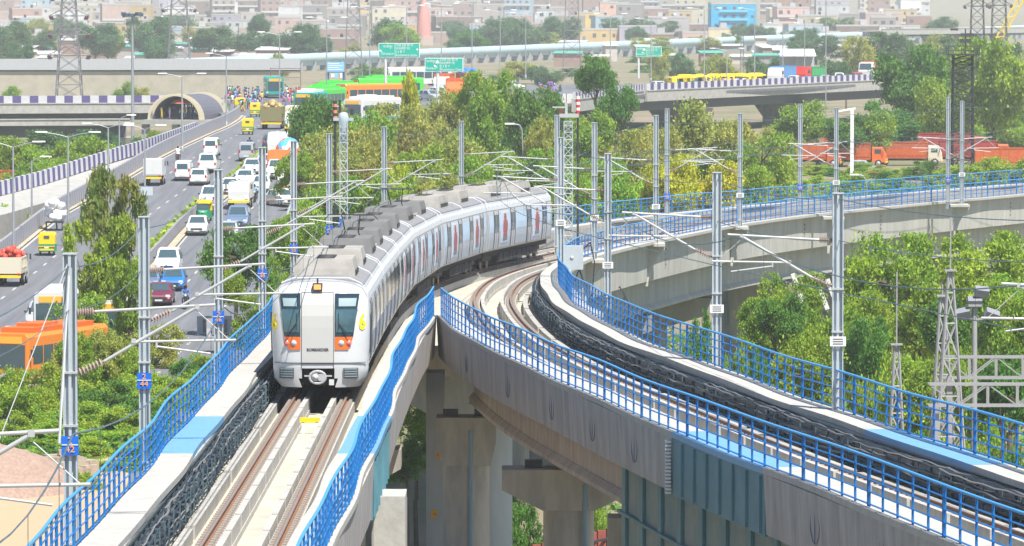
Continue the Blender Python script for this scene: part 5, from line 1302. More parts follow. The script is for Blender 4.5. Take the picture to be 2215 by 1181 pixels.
truss(2040, 2330, 773, 818, 238, 'upper horizontal lattice beam of the substation at the right border')
truss(2010, 2330, 832, 878, 232, 'lower horizontal lattice beam of the substation at the right border')
f = thing('floodlight_pole', 'grey pole with four square floodlights beside the substation mast', 'light pole', (sx(2110,242), 242, -4)); zt = at_y(2110,660,242).z+4
m = MB(); m.tube((0,0,0),(0,0,zt),.16,10,.11); m.build('pole', M_sub, f)
m = MB(); m.box((0,0,zt-.6),(1.5,.1,.1)); m.box((0,0,zt),(.6,.6,.1)); m.build('crossbar', M_sub, f)
for dx, dz in ((-.5,-.35),(.75,-.4),(0,.15),(.3,.6)):
    m = MB(); m.box((dx,-.1,zt+dz),(.62,.4,.34), tilt=Matrix.Rotation(.5,3,'X') @ Matrix.Rotation(dx*.5,3,'Y')); m.build('floodlight', mat('floodlight_grey', (.25,.26,.29), .4), f)
g = thing('substation_stairs', 'white fin-like steps behind the tall noticed mast under the far viaduct', 'structure', (sx(1775,360), 360, -4))
m = MB()
for i in range(5): m.box((-1.4+i*.75,0,7.0-i*.12),(.28,.5,2.2), tilt=Matrix.Rotation(-.35,3,'Y'))
m.build('white_fins', M_white, g); m = MB(); m.b2((-1.8,-.2,0),(-1.6,0,6)); m.b2((1.6,-.2,0),(1.8,0,6)); m.build('support_post', M_sub, g)
# rubble heaps, red fence under the viaducts
rg = np.random.default_rng(9)
m = MB(); n = 26; vs = []; hx, hy = 5.2, 5.5
for j in range(n):
    for i in range(n):
        a, b_ = i/(n-1)*2-1, j/(n-1)*2-1; k = max(0, 1-a*a-b_*b_); vs.append((a*hx, b_*hy, 2.3*k**.8+(rg.uniform(-.12,.12) if k > 0 else 0)))
m.add(vs, [(j*n+i, j*n+i+1, (j+1)*n+i+1, (j+1)*n+i) for j in range(n-1) for i in range(n-1)], 0, False)
o = m.build('gravel_heap', mat('reddish_gravel', (.42,.30,.24), .95, col2=(.28,.20,.17), scale=6, bump=.6)); o.location = (-24.0, 246, 0.2); tag(o, 'reddish gravel heap in the lower left corner', 'heap')
m = MB(); 
for i in range(60): 
    a = rg.uniform(0,6.28); q = rg.uniform(0,1)**.5*2.0; m.box((q*math.cos(a), q*math.sin(a)*.8, .2+(1-q/2)*1.0), tuple(rg.uniform(.3,.8,3)), rz=rg.uniform(0,3))
o = m.build('rubble_pile', mat('pale_rubble', (.45,.38,.30), .95, noise=.3)); o.location = (-20.6, 253, .2); tag(o, 'pale rubble pile right of the gravel heap', 'rubble')
f = thing('site_fence', 'rusty red corrugated fence seen between the T-headed pier and the clustered piers', 'fence', (0.2,238,-4)); m = MB()
for i in range(14): m.box((i*.42,i*.9,1.3),(.4,.12,2.6+.0), rz=.5)
m.build('red_sheets', mat('rust_red_sheet', (.36,.09,.07), .8, noise=.3), f); m = MB(); m.bar((0,.15,2.2),(5.9,12,2.2),.08,.1); m.build('rail', M_dark, f)
# ---------------------------------------------------------------- street lamps
def lamp(px, y_top, Y, label, arm=1.9, zb=None, double=True, tall=False):
    x = sx(px, Y); zt = at_y(px, y_top, Y).z; zb = (RZ(Y) if zb is None else zb); H = zt-zb
    r = thing('street_lamp', label, 'street lamp', (x, Y, zb), group='street lamps of the ramp road and flyovers'); m = MB()
    m.tube((0,0,-.2),(0,0,H-.3),.12,8,.065); m.lathe([(.17,0),(.17,.5),(.12,.55)],8); m.build('pole', mat('lamp_pole_grey', (.36,.38,.40), .5, metal=.3), r)
    ss_ = (-1,1) if double else (1,)
    for s in ss_:
        m = MB(); m.path([(0,0,H-.35),(s*arm*.5,0,H-.12),(s*arm,0,H)],.035,5); a = m.build('arm', mat('lamp_pole_grey', ()), r)
        m = MB(); m.loft([[(s*(arm+q), y_*w_, H+.02+z_*.5) for y_, z_ in ((-1,0),(1,0),(.7,.18),(-.7,.18))] for q, w_ in ((-.1,.07),(.25,.14),(.7,.12),(.85,.04))][::s]); m.build('lamp_head', M_white, a)
    return r
L_ = [(28,308,402,'nearest double street lamp at the left border, standing in the ramp road median line',1.5),(147,287,430,'double street lamp on the ramp road left of the tall rusty tree',1.7),(234,268,520,'double street lamp beside the parapet under the cream flyover',1.6),
 (394,160,560,'double street lamp above the motorcycle on the ramp road',1.6),(490,116,640,'double street lamp in the median before the crowd',1.6),(313,272,470,'single pole lamp left of the blue-topped van',1.0)]
for px, yt, Y, lab, ar_ in L_: lamp(px, yt, Y, lab, ar_)
for i, (px, yt, Y) in enumerate(((605,70,690),(707,38,730),(800,15,800),(880,12,840),(955,8,870),(1021,5,890),(1082,22,930),(1137,28,960),(1320,30,900),(1408,40,930),(1523,18,860),(1632,18,900),(1572,105,880),(1693,50,930),(1740,40,980))):
    lamp(px, yt, Y, 'tall thin double street lamp on the distant flyover road', 1.9, zb=6.3)
lamp(1786, -40, 760, 'very tall grey lamp pole crossing the whole upper right', 2, zb=0)
for px, yt, Y, lab in ((68,420,455,'bare thin grey pole beside the slip road wall'),(258,330,540,'bare thin pole by the parapet under the arched shelter')): lamp(px, yt-80, Y, lab, .8, zb=0, double=False)
hm = thing('high_mast_light', 'tall high mast with a ring of floodlights near the arched shelter', 'light mast', (sx(287,640), 640, 0)); zt = at_y(287,32,640).z
m = MB(); m.tube((0,0,0),(0,0,zt),.24,10,.13); m.build('mast', mat('lamp_pole_grey', ()), hm)
m = MB(); m.lathe([(.7,zt-.1),(.75,zt),(.7,zt+.1)],12); m.build('ring', M_dark, hm)
for k in range(8):
    a = 2*math.pi*k/8; m = MB(); m.box((1.0*math.cos(a),1.0*math.sin(a),zt+.1*math.sin(k*2)),(.55,.45,.4), rz=a); m.build('floodlight', mat('floodlight_dark', (.08,.12,.17), .4), hm)
# ---------------------------------------------------------------- road signs
M_gs = mat('sign_green', (.0,.42,.30), .5)
def sign(px0, px1, py0, py1, Y, pole_px, label, rows, left, zb=6.3, arrow=None):
    a, b_ = at_y(px0, py1, Y), at_y(px1, py0, Y); W_, H_ = b_.x-a.x, b_.z-a.z; cx = (a.x+b_.x)/2
    r = thing('road_sign', label, 'road sign', (sx(pole_px,Y), Y, zb), group='green direction signs'); o = Vector((cx-r.location.x, -.25, a.z-zb))
    m = MB(); m.tube((0,0,0),(0,0,a.z-zb+H_*.8),.2,10); m.build('pole', mat('sign_pole_white', (.66,.66,.64), .5), r)
    m = MB(); m.box(o+Vector((0,0,H_/2)),(W_,.08,H_)); p = m.build('panel', M_white, r)
    m = MB(); m.box(o+Vector((0,-.05,H_/2)),(W_-.16,.03,H_-.16)); m.build('green_face', M_gs, p)
    dv = -W_/2+W_*.40; m = MB(); m.box(o+Vector((dv,-.07,H_/2)),(.05,.02,H_)); m.build('divider', M_white, p)
    for i, tx in enumerate(rows): text(tx, H_*.235, M_white, 'lettering', p, Matrix.Translation(o+Vector((dv+.1,-.08,H_*(.84-.23*i)))) @ FACE, ext=.006, align='LEFT')
    for i, tx in enumerate(left): text(tx, H_*.235, M_white, 'lettering', p, Matrix.Translation(o+Vector((-W_/2+W_*.22 if arrow == 'l' else -W_/2+W_*.16,-.08,H_*(.74-.48*i)))) @ FACE, ext=.006)
    def arr(cx_, cz_, ang, l):
        m = MB(); d = Vector((math.cos(ang),0,math.sin(ang))); n_ = Vector((-d.z,0,d.x)); c = o+Vector((cx_,-.085,cz_))
        m.bar(c-d*l, c+d*l*.2, .02, .1); q = [c+d*l, c+n_*l*.55+d*.0, c-n_*l*.55]; m.extr(q, (0,-.02,0)); return m
    if arrow == 'l':
        arr(W_/2-.35, H_*.5, math.pi/2, .32).build('arrow', M_white, p); arr(-W_/2+.3, H_*.45, R(135), .3).build('arrow', M_white, p)
    else: arr(dv-.35, H_*.6, math.pi/2, .5).build('arrow', M_white, p); arr(dv-.6, H_*.4, R(150), .3).build('arrow', M_white, p)
    return r
RW = ['आई एस बी टी','कश्मीरी गेट','I S B T','Kashmere Gate']; LW = ['गाजीपुर','Ghazipur']
sign(819, 908, 93, 124, 770, 834, 'green direction sign, highest and leftmost of the three', RW, LW, arrow='l')
sign(919, 1002, 125, 155, 690, 947, 'green direction sign on a thick white post before the lorries', RW, LW)
sign(1376, 1431, 100, 123, 960, 1381, 'small distant green direction sign right of centre', RW, LW)
b = thing('notice_board', 'light blue notice board on a dark kiosk frame behind the green bus', 'notice board', (sx(725,830), 830, 6.3))
z = lambda py: at_y(725, py, 830).z-6.3
m = MB(); m.b2((-1.35,0,z(155)),(1.35,.2,z(134))); p = m.build('panel', mat('notice_blue', (.22,.55,.85), .5), b)
m = MB()
for i in range(4): m.b2((-1.1,-.03,z(138+i*4.2)-.06),(1.1 if i%2 else .6,-.01,z(138+i*4.2)+.06))
m.build('notice_lines', M_white, p)
m = MB(); m.b2((-1.4,.02,z(157)),(1.4,.4,z(155)-.01)); m.b2((-1.4,.3,0),(-.9,.6,z(156))); m.b2((1.1,.3,0),(1.4,.6,z(156))); m.b2((-.7,.4,0),(1.05,.6,z(176))); m.build('kiosk_frame', mat('kiosk_blue', (.05,.12,.24), .6), b)
m = MB(); m.b2((-.6,0,z(167)),(-.1,.2,z(159))); m.b2((.75,0,z(168)),(1.1,.2,z(158))); m.build('poster', M_white, b)
m = MB(); m.b2((-.05,0,z(168)),(.45,.2,z(158))); m.build('blue_poster', mat('notice_blue', ()), b)
g = thing('gantry_frame', 'rusty open sign gantry frame left of the blue notice board', 'gantry', (sx(618,960), 960, 0)); z = lambda py: at_y(618,py,960).z
m = MB()
for x0 in (-2.6,2.6): m.tube((x0,0,0),(x0,0,z(146)),.08,5)
for zz in (z(148),z(156),z(168)): m.tube((-2.6,0,zz),(2.6,0,zz),.07,5)
m.build('frame', mat('rust_frame', (.20,.14,.12), .7), g)
s_ = thing('shelter_canopy', 'white roofed shelter on a single post beyond the right-hand flyover', 'shelter', (sx(1725,985), 985, 6.3)); z = lambda py: at_y(1725,py,985).z-6.3
m = MB(); m.extr([(-3.2,-1.5,z(121)),(3.0,-1.5,z(121)),(3.0,-1.5,z(120)),(2.9,1.5,z(107)),(-3.0,1.5,z(107))],(0,.2,0)); m.loft([[(-3.3,-2,z(122)),(3.2,-2,z(122)),(3.2,-2,z(120)),(-3.3,-2,z(120))],[(-3.0,2,z(108)),(3.0,2,z(108)),(3.0,2,z(106)),(-3.0,2,z(106))]]); m.build('roof', mat('shelter_white', (.66,.67,.70), .6), s_)
m = MB(); m.b2((-.3,-.2,0),(.3,.2,z(121))); m.b2((-3,1.2,0),(3,1.6,z(118))); m.build('post', mat('shelter_wall', (.42,.44,.48), .7), s_)
# ================================================================= vehicles
P_ = lambda n, c, r_=.3: mat('car_paint_'+n, c, r_, spec=.6)
PW, PS, PB, PM, PD, PG = P_('white',(.74,.74,.73)), P_('silver',(.40,.42,.45)), P_('blue',(.02,.17,.50)), P_('maroon',(.16,.02,.05)), P_('dark',(.06,.07,.11)), P_('slate',(.12,.18,.30))
M_cg = mat('car_glass', (.05,.09,.11), .1, spec=.8); M_hl = mat('headlight_glass', (.75,.75,.68), .15); M_tl = mat('tail_light', (.55,.02,.02), .3); M_np = mat('number_plate_white', (.7,.7,.68), .5); M_npy = mat('number_plate_yellow', (.8,.6,.05), .5)
def ringx(y, zb, zm, zt, w, wt): return [(-w*.9,y,zb),(w*.9,y,zb),(w,y,zb+.18),(w,y,zm),(wt,y,max(zt-.06,zm+.01)),(wt*.85,y,zt+.005),(-wt*.85,y,zt+.005),(-wt,y,max(zt-.06,zm+.01)),(-w,y,zm),(-w,y,zb+.18)]
def wheels(r, pos, rad, wd=.2):
    for x, y in pos:
        m = MB(); s = 1 if x > 0 else -1; m.lathe([(.02,-wd/2),(rad*.95,-wd/2),(rad,-wd/3),(rad,wd/3),(rad*.95,wd/2),(rad*.6,wd/2),(.02,wd/2-.02)], 14, (x,y,rad), 'X'); w_ = m.build('wheel', M_black, r)
        m = MB(); m.lathe([(.02,wd/2+.012),(rad*.58,wd/2+.01),(rad*.58,wd/2-.03)], 10, (x,y,rad), 'X'); m.lathe([(.02,-wd/2-.012),(rad*.58,-wd/2-.01),(rad*.58,-wd/2+.03)], 10, (x,y,rad), 'X'); m.build('rim', PS, w_)
def car(kind, label):
    """front faces -Y"""
    K = {'hatch':(3.7,.83,.9,1.5,[(0,.62),(.22,.9),(.42,1.0),(.40,1.0)],.95,1.55,3.25),'sedan':(4.3,.85,.92,1.46,None,1.15,1.85,3.3),'suv':(4.5,.9,1.05,1.78,None,1.0,1.55,4.1),'van':(3.7,.74,1.0,1.82,None,.25,.75,3.55)}[kind]
    L, w, zm, zt, _, yh, yr, ye = K; r = thing('car' if kind != 'van' else 'van', label, 'car' if kind != 'van' else 'van', (0,0,0)); h = -L/2
    wt = w*(.80 if kind != 'van' else .9); hood = zm*.96
    S_ = [(0,.28,.5,.58,w*.8,w*.7),(.1,.2,.62,.72,w*.95,w*.85),(.35,.2,hood*.9,hood*.92,w,w*.9),(yh,.2,zm,zm+.02,w,w*.92),(yr,.2,zm,zt-.02,w,wt),((yr+ye)/2,.2,zm,zt+.03,w,wt),(ye,.2,zm,zt-.03,w,wt)]
    if kind == 'sedan': S_ += [(ye+.5,.2,zm,zm+.05,w,w*.9),(L-.15,.22,zm-.03,zm,w*.97,w*.88),(L,.3,.6,.7,w*.85,w*.8)]
    else: S_ += [(L-.12,.22,zm-.02,zm+.04 if kind != 'van' else zt-.2,w*.97,w*.85),(L,.3,.62,.72,w*.88,w*.8)]
    if kind == 'van': S_[:3] = [(0,.3,.6,.72,w*.85,w*.78),(.06,.22,.8,.9,w*.97,w*.88),(.2,.2,zm,zm+.03,w,w*.92)]
    m = MB(); m.loft([[(x,y+h,z) for x,y,z in ringx(*s)] for s in S_], sm=False); m.build('body', PW, r)
    def glass(nm, q, off): 
        m = MB(); q = [Vector(p) for p in q]; c = sum(q, Vector())/4; n_ = (q[1]-q[0]).cross(q[2]-q[0]).normalized()*off; q = [c+(p-c)*.86+n_ for p in q]; m.extr(q, n_*.4); return m.build(nm, M_cg, r)
    glass('windscreen', [(-w*.9,yh+h,zm+.02),(w*.9,yh+h,zm+.02),(wt*.92,yr+h,zt-.04),(-wt*.92,yr+h,zt-.04)], .015)
    yb = (ye+.5 if kind == 'sedan' else L-.12)+h
    glass('rear_window', [(w*.86,yb,zm+.04),(-w*.86,yb,zm+.04),(-wt*.9,ye+h,zt-.06),(wt*.9,ye+h,zt-.06)] if kind != 'van' else [(w*.8,L-.05+h,zm+.02),(-w*.8,L-.05+h,zm+.02),(-wt*.85,L-.13+h,zt-.22),(wt*.85,L-.13+h,zt-.22)], .02)
    nwin = 2 if kind != 'suv' else 3
    for s in (-1,1):
        for i in range(nwin):
            a = yr+h+(ye-yr)*i/nwin+(0 if i else -.25); b_ = yr+h+(ye-yr)*(i+1)/nwin; e = .14 if kind == 'hatch' or i < nwin-1 else .1
            q = [(s*w,a,zm+.03),(s*w,b_,zm+.03),(s*wt,b_-.03,zt-.09),(s*wt,a+(.3 if i == 0 else 0),zt-.09)]; q = q if s > 0 else q[::-1]; glass('side_window', q, .018)
        m = MB(); m.box((s*w*.72,h+.07,.68),(.3,.1,.15)); m.build('headlight', M_hl, r)
        m = MB(); m.box((s*w*.84,L+h-.04,.82 if kind != 'van' else 1.0),(.16,.1,.26)); m.build('tail_light', M_tl, r)
        m = MB(); m.box((s*(w+.09),yr+h-.25,zm+.07),(.16,.1,.12)); m.build('mirror', M_dark, r)
    m = MB(); m.box((0,h-.0,.52),(.9,.06,.16)); m.build('grille', M_dark, r)
    m = MB(); m.box((0,h-.03,.38),(.5,.03,.11)); m.build('number_plate', M_np, r)
    m = MB(); m.box((0,L+h+.01,.5),(.5,.03,.12)); m.build('number_plate', M_np, r)
    for yy in (h+.05, L+h-.05): m = MB(); m.box((0,yy,.3),(w*1.8,.12,.12)); m.build('bumper', M_dark, r)
    wheels(r, [(s*(w-.09),y+h) for s in (-1,1) for y in (.75,L-.75)], .31); return r
USED = {}
def put(proto, key, px, py, label, paint=None, rz=0, group=None, mats=None, on=on_road, z=None):
    """the first placement moves the prototype itself, later ones copy it"""
    p = on(px, py) if z is None else Vector((sx(px, py), py, z))
    mt = dict(mats or {}); 
    if paint is not None: mt['body'] = paint
    t = dup(proto, p, rz, label, group, mats=mt); USED[key] = USED.get(key, 0)+1; return t
hatch, sedan, suv, van = car('hatch','hatchback'), car('sedan','sedan'), car('suv','suv'), car('van','van')
GC = 'cars and vans on the ramp road'; AW = math.pi
head_ = lambda px, Y, f: 0
def rd(Y, f=XM): return -math.atan((f(Y+5)-f(Y-5))/10)
for pr, ky, px, py, pt_, aw, lab in (
 (van,'van',458,337,PW,1,'white van seen from behind, farthest of the three in line up the ramp'),(suv,'suv',452,371,PW,1,'white people carrier seen from behind with yellow number plate'),(van,'van',398,389,PW,1,'white van at left lane, just left of the small white hatchback'),
 (hatch,'h',432,399,PW,1,'small white hatchback seen from behind, lowest of the white group'),(van,'van',535,347,PS,1,'silver-white van seen from behind, right of the white group'),(sedan,'s',588,321,PD,1,'dark grey sedan seen from behind near the top of the ramp'),
 (suv,'suv',365,589,PW,0,'white car facing the viewer, above the blue hatchback'),(hatch,'h',376,627,PB,0,'bright blue hatchback facing the viewer'),(sedan,'s',348,658,PM,0,'dark maroon sedan facing the viewer'),(hatch,'h',322,628,PG,0,'dark slate hatchback half hidden behind mast 2/44'),
 (hatch,'h',428,507,PW,0,'white hatchback facing the viewer, in front of the rickshaw'),(suv,'suv',457,446,PW,0,'white car half hidden behind mast 2/46'),(hatch,'h',499,421,PW,0,'white hatchback at the median barrier, left of the white truck'),
 (suv,'suv',516,492,PG,0,'slate blue off-roader facing the viewer'),(hatch,'h',494,520,PS,0,'light hatchback half hidden by the dark green tree'),(sedan,'s',531,401,PW,0,'white sedan behind the white truck, near the median'),(hatch,'h',566,415,PW,0,'white hatchback right behind mast 2/48'),
 (sedan,'s',610,445,PW,0,'white sedan turned slightly, right of mast 2/48'),(sedan,'s',645,478,PS,0,'grey sedan below the white turned one, near the train'),(hatch,'h',546,377,PW,0,'white hatchback far up the oncoming queue'),(sedan,'s',576,366,PW,0,'white sedan ahead of the green rickshaw in the queue'),
 (hatch,'h',618,350,PW,0,'white hatchback beside the concrete mixer'),(hatch,'h',268,640,PW,0,'white hatchback behind the rusty tree'),(suv,'suv',240,690,PS,0,'silver car behind the drooping tree, lower left'),(hatch,'h',205,655,PW,0,'white hatchback left of the drooping olive tree'),(suv,'suv',600,385,PW,0,'white off-roader right of the green rickshaw')):
    Y = on_road(px, py).y; put(pr, ky, px, py, lab, pt_, rd(Y)+(AW if aw else 0)+(.5 if 'turned slightly' in lab else 0), GC)
# ---- auto rickshaws
def auto():
    r = thing('auto_rickshaw', 'auto rickshaw', 'auto rickshaw', (0,0,0)); m = MB(); L = 2.6; h = -1.3
    m.loft([[(x,y+h,z) for x,z in ((-w_,.3),(w_,.3),(w_,zt),(-w_,zt))] for y,w_,zt in ((0,.2,.75),(.15,.42,.95),(.5,.55,.98),(.8,.62,.8),(1.9,.64,.85),(2.6,.62,.85))]); m.build('body', mat('rickshaw_green', (.01,.30,.12), .45), r)
    m = MB(); m.loft([[(x,y+h,z) for x,z in ((-w_,z0),(w_,z0),(w_,zt-.15),(w_*.8,zt),(-w_*.8,zt),(-w_,zt-.15))] for y,w_,z0,zt in ((.25,.5,1.5,1.62),(.5,.58,1.5,1.72),(1.6,.64,1.45,1.76),(1.61,.64,.87,1.76),(2.5,.63,.87,1.72),(2.6,.6,.87,1.62))]); m.build('canopy', mat('rickshaw_yellow', (.88,.60,.01), .5), r)
    m = MB(); m.add([(-.5,.14+h,.96),(.5,.14+h,.96),(.48,.3+h,1.5),(-.48,.3+h,1.5)],[(0,1,2,3)]); m.box((0,2.615+h,1.4),(.42,.03,.22)); m.build('window', M_cg, r)
    m = MB(); m.lathe([(0,-.05),(.09,-.03),(.09,.06)],10,(0,h-.02,.8),'Y'); m.build('headlight', M_hl, r)
    m = MB(); m.box((0,2.62+h,.45),(1.1,.06,.12)); m.box((0,2.62+h,.7),(1.24,.03,.06)); m.build('bumper', mat('rickshaw_yellow', ()), r)
    m = MB(); m.box((0,2.63+h,.6),(.35,.02,.12)); m.build('number_plate', M_np, r)
    for s in (-1,1): m = MB(); m.box((s*.52,2.62+h,.62),(.12,.04,.12)); m.build('tail_light', M_tl, r)
    wheels(r, [(-.52,.75),(.52,.75),(0,-1.05)], .23, .12); return r
au = auto(); GA = 'auto rickshaws'
for px, py, aw, lab in ((104,551,1,'yellow and green auto rickshaw on the left lane behind the loaded cart'),(537,290,1,'yellow and green auto rickshaw near the top of the ramp'),(553,252,1,'auto rickshaw by the crowd above the other one'),(441,478,0,'auto rickshaw facing the viewer behind the white hatchback'),(592,382,0,'auto rickshaw with green front in the oncoming queue'),(520,240,1,'auto rickshaw half swallowed by the crowd')):
    put(au, 'a', px, py, lab, None, rd(on_road(px, py).y)+(AW if aw else 0), GA)
k = 0
for i in range(26):
    px = 1462+i*7.2+(i%3)*2; Y = 872+(i%4)*7+ (px-1450)*.10
    k += 1; put(au, 'a', px, Y, 'yellow-topped auto rickshaw parked in the crowd on the right-hand flyover', None, random.uniform(0,6.28), 'auto rickshaws parked on the right-hand flyover', z=6.3)
# ---- trucks, buses
def truck(label, L=7.5, w=1.2, cabm=M_orange, boxm=M_orange, hb=1.7, load=None, zc_=2.5, cargo='box'):
    r = thing('lorry', label, 'lorry', (0,0,0)); h = -L/2; m = MB()
    m.loft([[(x,y+h,z) for x,z in ((-w_,.6),(w_,.6),(w_,zt-.15),(w_*.9,zt),(-w_*.9,zt),(-w_,zt-.15))] for y,w_,zt in ((0,w*.93,1.5),(.12,w*.97,1.75),(.45,w*.95,zc_),(1.7,w*.95,zc_+.03))]); m.build('body', cabm, r)
    m = MB(); m.add([(-w*.85,.14+h-.03,1.72),(w*.85,.14+h-.03,1.72),(w*.8,.42+h-.03,zc_-.2),(-w*.8,.42+h-.03,zc_-.2)],[(0,1,2,3)])
    for s in (-1,1): m.box((s*w*.97,.95+h,1.95),(.03,.8,.5))
    m.build('windscreen', M_cg, r)
    for s in (-1,1):
        m = MB(); m.box((s*w*.72,h-.02,.95),(.26,.06,.2)); m.build('headlight', M_hl, r)
        m = MB(); m.box((s*(w+.15),h+.3,1.9),(.12,.08,.4)); m.build('mirror', M_dark, r)
        m = MB(); m.box((s*w*.8,L+h+.02,.85),(.2,.05,.16)); m.build('tail_light', M_tl, r)
    for yy, zz in ((h-.05,.62),(L+h-.02,.7)): m = MB(); m.box((0,yy,zz),(w*1.9,.12,.2)); m.build('bumper', M_yellow, r)
    m = MB(); m.b2((-.45,1.2+h,.6),(.45,L+h,.85)); m.build('chassis', M_dark, r)
    m = MB()
    if cargo == 'box':
        y0, y1 = 1.85+h, L+h
        m.b2((-w,y0,.9),(w,y1,1.05))
        m.b2((-w,y0,1.051),(-w+.06,y1,1.05+hb)); m.b2((w-.06,y0,1.051),(w,y1,1.05+hb)); m.b2((-w+.061,y0,1.051),(w-.061,y0+.06,1.05+hb)); m.b2((-w+.061,y1-.06,1.051),(w-.061,y1,1.05+hb))
        n = int((y1-y0)/.9)
        for i in range(n+1):
            for s in (-1,1): m.box((s*(w+.03),y0+(y1-y0)*i/n,1.05+hb/2),(.05,.08,hb))
        for z in (1.3,1.05+hb-.05):
            for s in (-1,1): m.box((s*(w+.03),(y0+y1)/2,z),(.04,y1-y0,.07))
        m.build('cargo_body', boxm, r)
    elif cargo == 'closed':
        m.b2((-w,1.85+h,.9),(w,L+h,.95+hb)); m.b2((-w+.05,L+h+.001,1.0),(-.02,L+h+.03,.9+hb)); m.b2((.02,L+h+.001,1.0),(w-.05,L+h+.03,.9+hb)); m.build('cargo_body', boxm, r)
    if load:
        rr = random.Random(len(label)); m = MB(); mt, nl, sz = load
        for i in range(nl):
            q = 1.05+hb*.85; x = rr.uniform(-w*.8,w*.8); y = rr.uniform(2.1+h,L+h-.2); z_ = q+rr.uniform(0,.8)*(1-abs(x)/w*.6)
            m.lathe([(.02,-sz),(sz*.8,-sz*.6),(sz,0),(sz*.8,sz*.6),(.02,sz)], 7, (x,y,z_))
        tag(m.build('load', mt, r), kind='stuff')
    wheels(r, [(s*(w-.16),y+h) for s in (-1,1) for y in (.9,L-1.9)], .46, .28); return r
def place(o, px, py, rz=0, z=None, on=on_road):
    p = on(px, py) if z is None else Vector((sx(px, py), py, z)); o.location = p; o.rotation_euler = (0,0,rz); return o
PC = P_('cream',(.66,.60,.46),.5); PWt = P_('offwhite',(.66,.66,.64),.5)
M_om = mat('lorry_orange', (.62,.13,.03), .6, noise=.25); M_or2 = mat('lorry_red', (.40,.05,.04), .6, noise=.2); M_gl = mat('load_red', (.70,.08,.05), .5, island=.4); M_flow = mat('load_mixed', (.42,.30,.12), .8, island=.5)
place(truck('small lorry heaped with red sacks at the left border', 4.6, .9, PC, PC, 1.0, (M_gl,60,.22), 2.0), 27, 616, AW+rd(480))
place(truck('white delivery lorry with a bright blue top on the left lane', 4.4, .85, PWt, PWt, 1.45, None, 2.0, 'closed'), 335, 399, AW+rd(520))
place(truck('goods lorry with flowery load seen from behind near the crowd', 7, 1.2, PC, mat('dull_olive_board',(.22,.20,.09),.8), 1.5, (M_flow,60,.3)), 592, 278, AW+rd(640))
place(truck('cream box lorry facing the viewer below the green bus', 6, 1.15, PWt, PC, 2.0, None, 2.3, 'closed'), 641, 286, rd(640))
place(truck('white lorry with dark roof rack facing the viewer in the queue', 5.2, .95, PWt, PWt, 1.3, None, 2.3, 'closed'), 521, 449, rd(470))
place(truck('white lorry far up the queue behind the concrete mixer', 6, 1.1, PWt, PWt, 1.6, None, 2.5, 'closed'), 606, 342, rd(560))
place(truck('lorry with yellow bumper half hidden behind a mast left of the train', 6, 1.15, PWt, PC, 1.6), 632, 418, rd(500))
place(truck('orange lorry in the dense traffic below the green sign', 8, 1.25, M_orange, M_om, 1.9), 985, 790, rd(700), z=6.3)
place(truck('orange loaded lorry behind the other orange one, blue tarpaulin on top', 8, 1.25, M_om, M_om, 1.7, (mat('tarp_blue',(.05,.2,.6),.6),14,.5)), 1015, 850, .2, z=6.3)
place(truck('white and orange lorry front at the end of the junction queue', 7, 1.2, PWt, M_om, 1.9), 960, 830, -.1, z=6.3)
for i, (px, Y, rz, cm, bm, lab) in enumerate(((1745,690,R(75),M_om,M_om,'orange lorry at the left end of the row parked behind the trees'),(1850,735,R(82),M_om,mat('lorry_salmon',(.60,.20,.10),.6,noise=.2),'long salmon lorry behind the parked orange ones'),(1840,690,R(80),M_orange,M_om,'orange lorry with a blue panel in the middle of the parked row'),
    (1960,695,R(85),PC,M_om,'lorry with cream cab beside the silver car in the parked row'),(2060,735,R(86),M_or2,M_or2,'dark red lorry in the parked row'),(2110,700,R(88),M_om,M_or2,'red lorry right of the palm'),(2190,670,R(88),M_orange,M_om,'bright orange lorry at the right border'))):
    place(truck(lab, 9, 1.25, cm, bm, 1.9), px, Y, rz, z=0)['group'] = 'lorries parked behind the trees'
put(hatch,'h',1868,668,'silver car parked between orange lorries',PS,R(80),None,z=0); put(van,'van',1790,690,'white van between parked orange lorries',PW,R(80),None,z=0)
place(truck('white lorry on the right-hand flyover, nearest its right end', 8, 1.25, PWt, M_om, 2.2, None, 3.0, 'closed'), 1885, 945, R(-20), z=6.3)
place(truck('white and blue lorry on the right-hand flyover before the shelter', 8, 1.25, PWt, P_('lorryblue',(.10,.30,.60)), 1.9, None, 2.7), 1690, 905, R(-20), z=6.3)
place(truck('green-loaded lorry on the right-hand flyover left of the tall pole', 7, 1.2, M_red, mat('load_green',(.05,.35,.12),.6), 1.6, None, 2.7), 1752, 915, R(-30), z=6.3)
place(truck('orange lorry far left beyond the ramp parapet', 8, 1.25, PC, M_om, 1.9), 85, 620, R(80), z=0); place(truck('orange lorry at the left border beyond the slip road', 8, 1.25, M_orange, M_om, 1.9), 5, 590, R(70), z=0)
for i, (px, Y, pt_, lab) in enumerate(((1716,900,PW,'white car on the right-hand flyover left of the tall pole'),(1745,890,PB,'blue car on the right-hand flyover'),(1785,905,PS,'silver car on the right-hand flyover by the tall pole'),(1815,925,PW,'white car on the right-hand flyover right of the tall pole'),(1835,910,PD,'dark car on the right-hand flyover'),(1856,930,P_('red',(.6,.03,.03)),'red car on the right-hand flyover'),(1425,850,PW,'white car at the left end of the right-hand flyover'),
    (950,800,PW,'white car in the junction queue left of the orange lorries'),(990,850,PW,'white car behind the orange lorry'),(930,780,PS,'silver car in the junction queue'),(760,760,PW,'white car between the buses'),(1110,850,PW,'white car beyond the dark dense tree'))):
    put(hatch if i % 2 else sedan, 'h', px, Y, lab, pt_, R(-20+i*7), 'cars in the distant traffic', z=6.3)
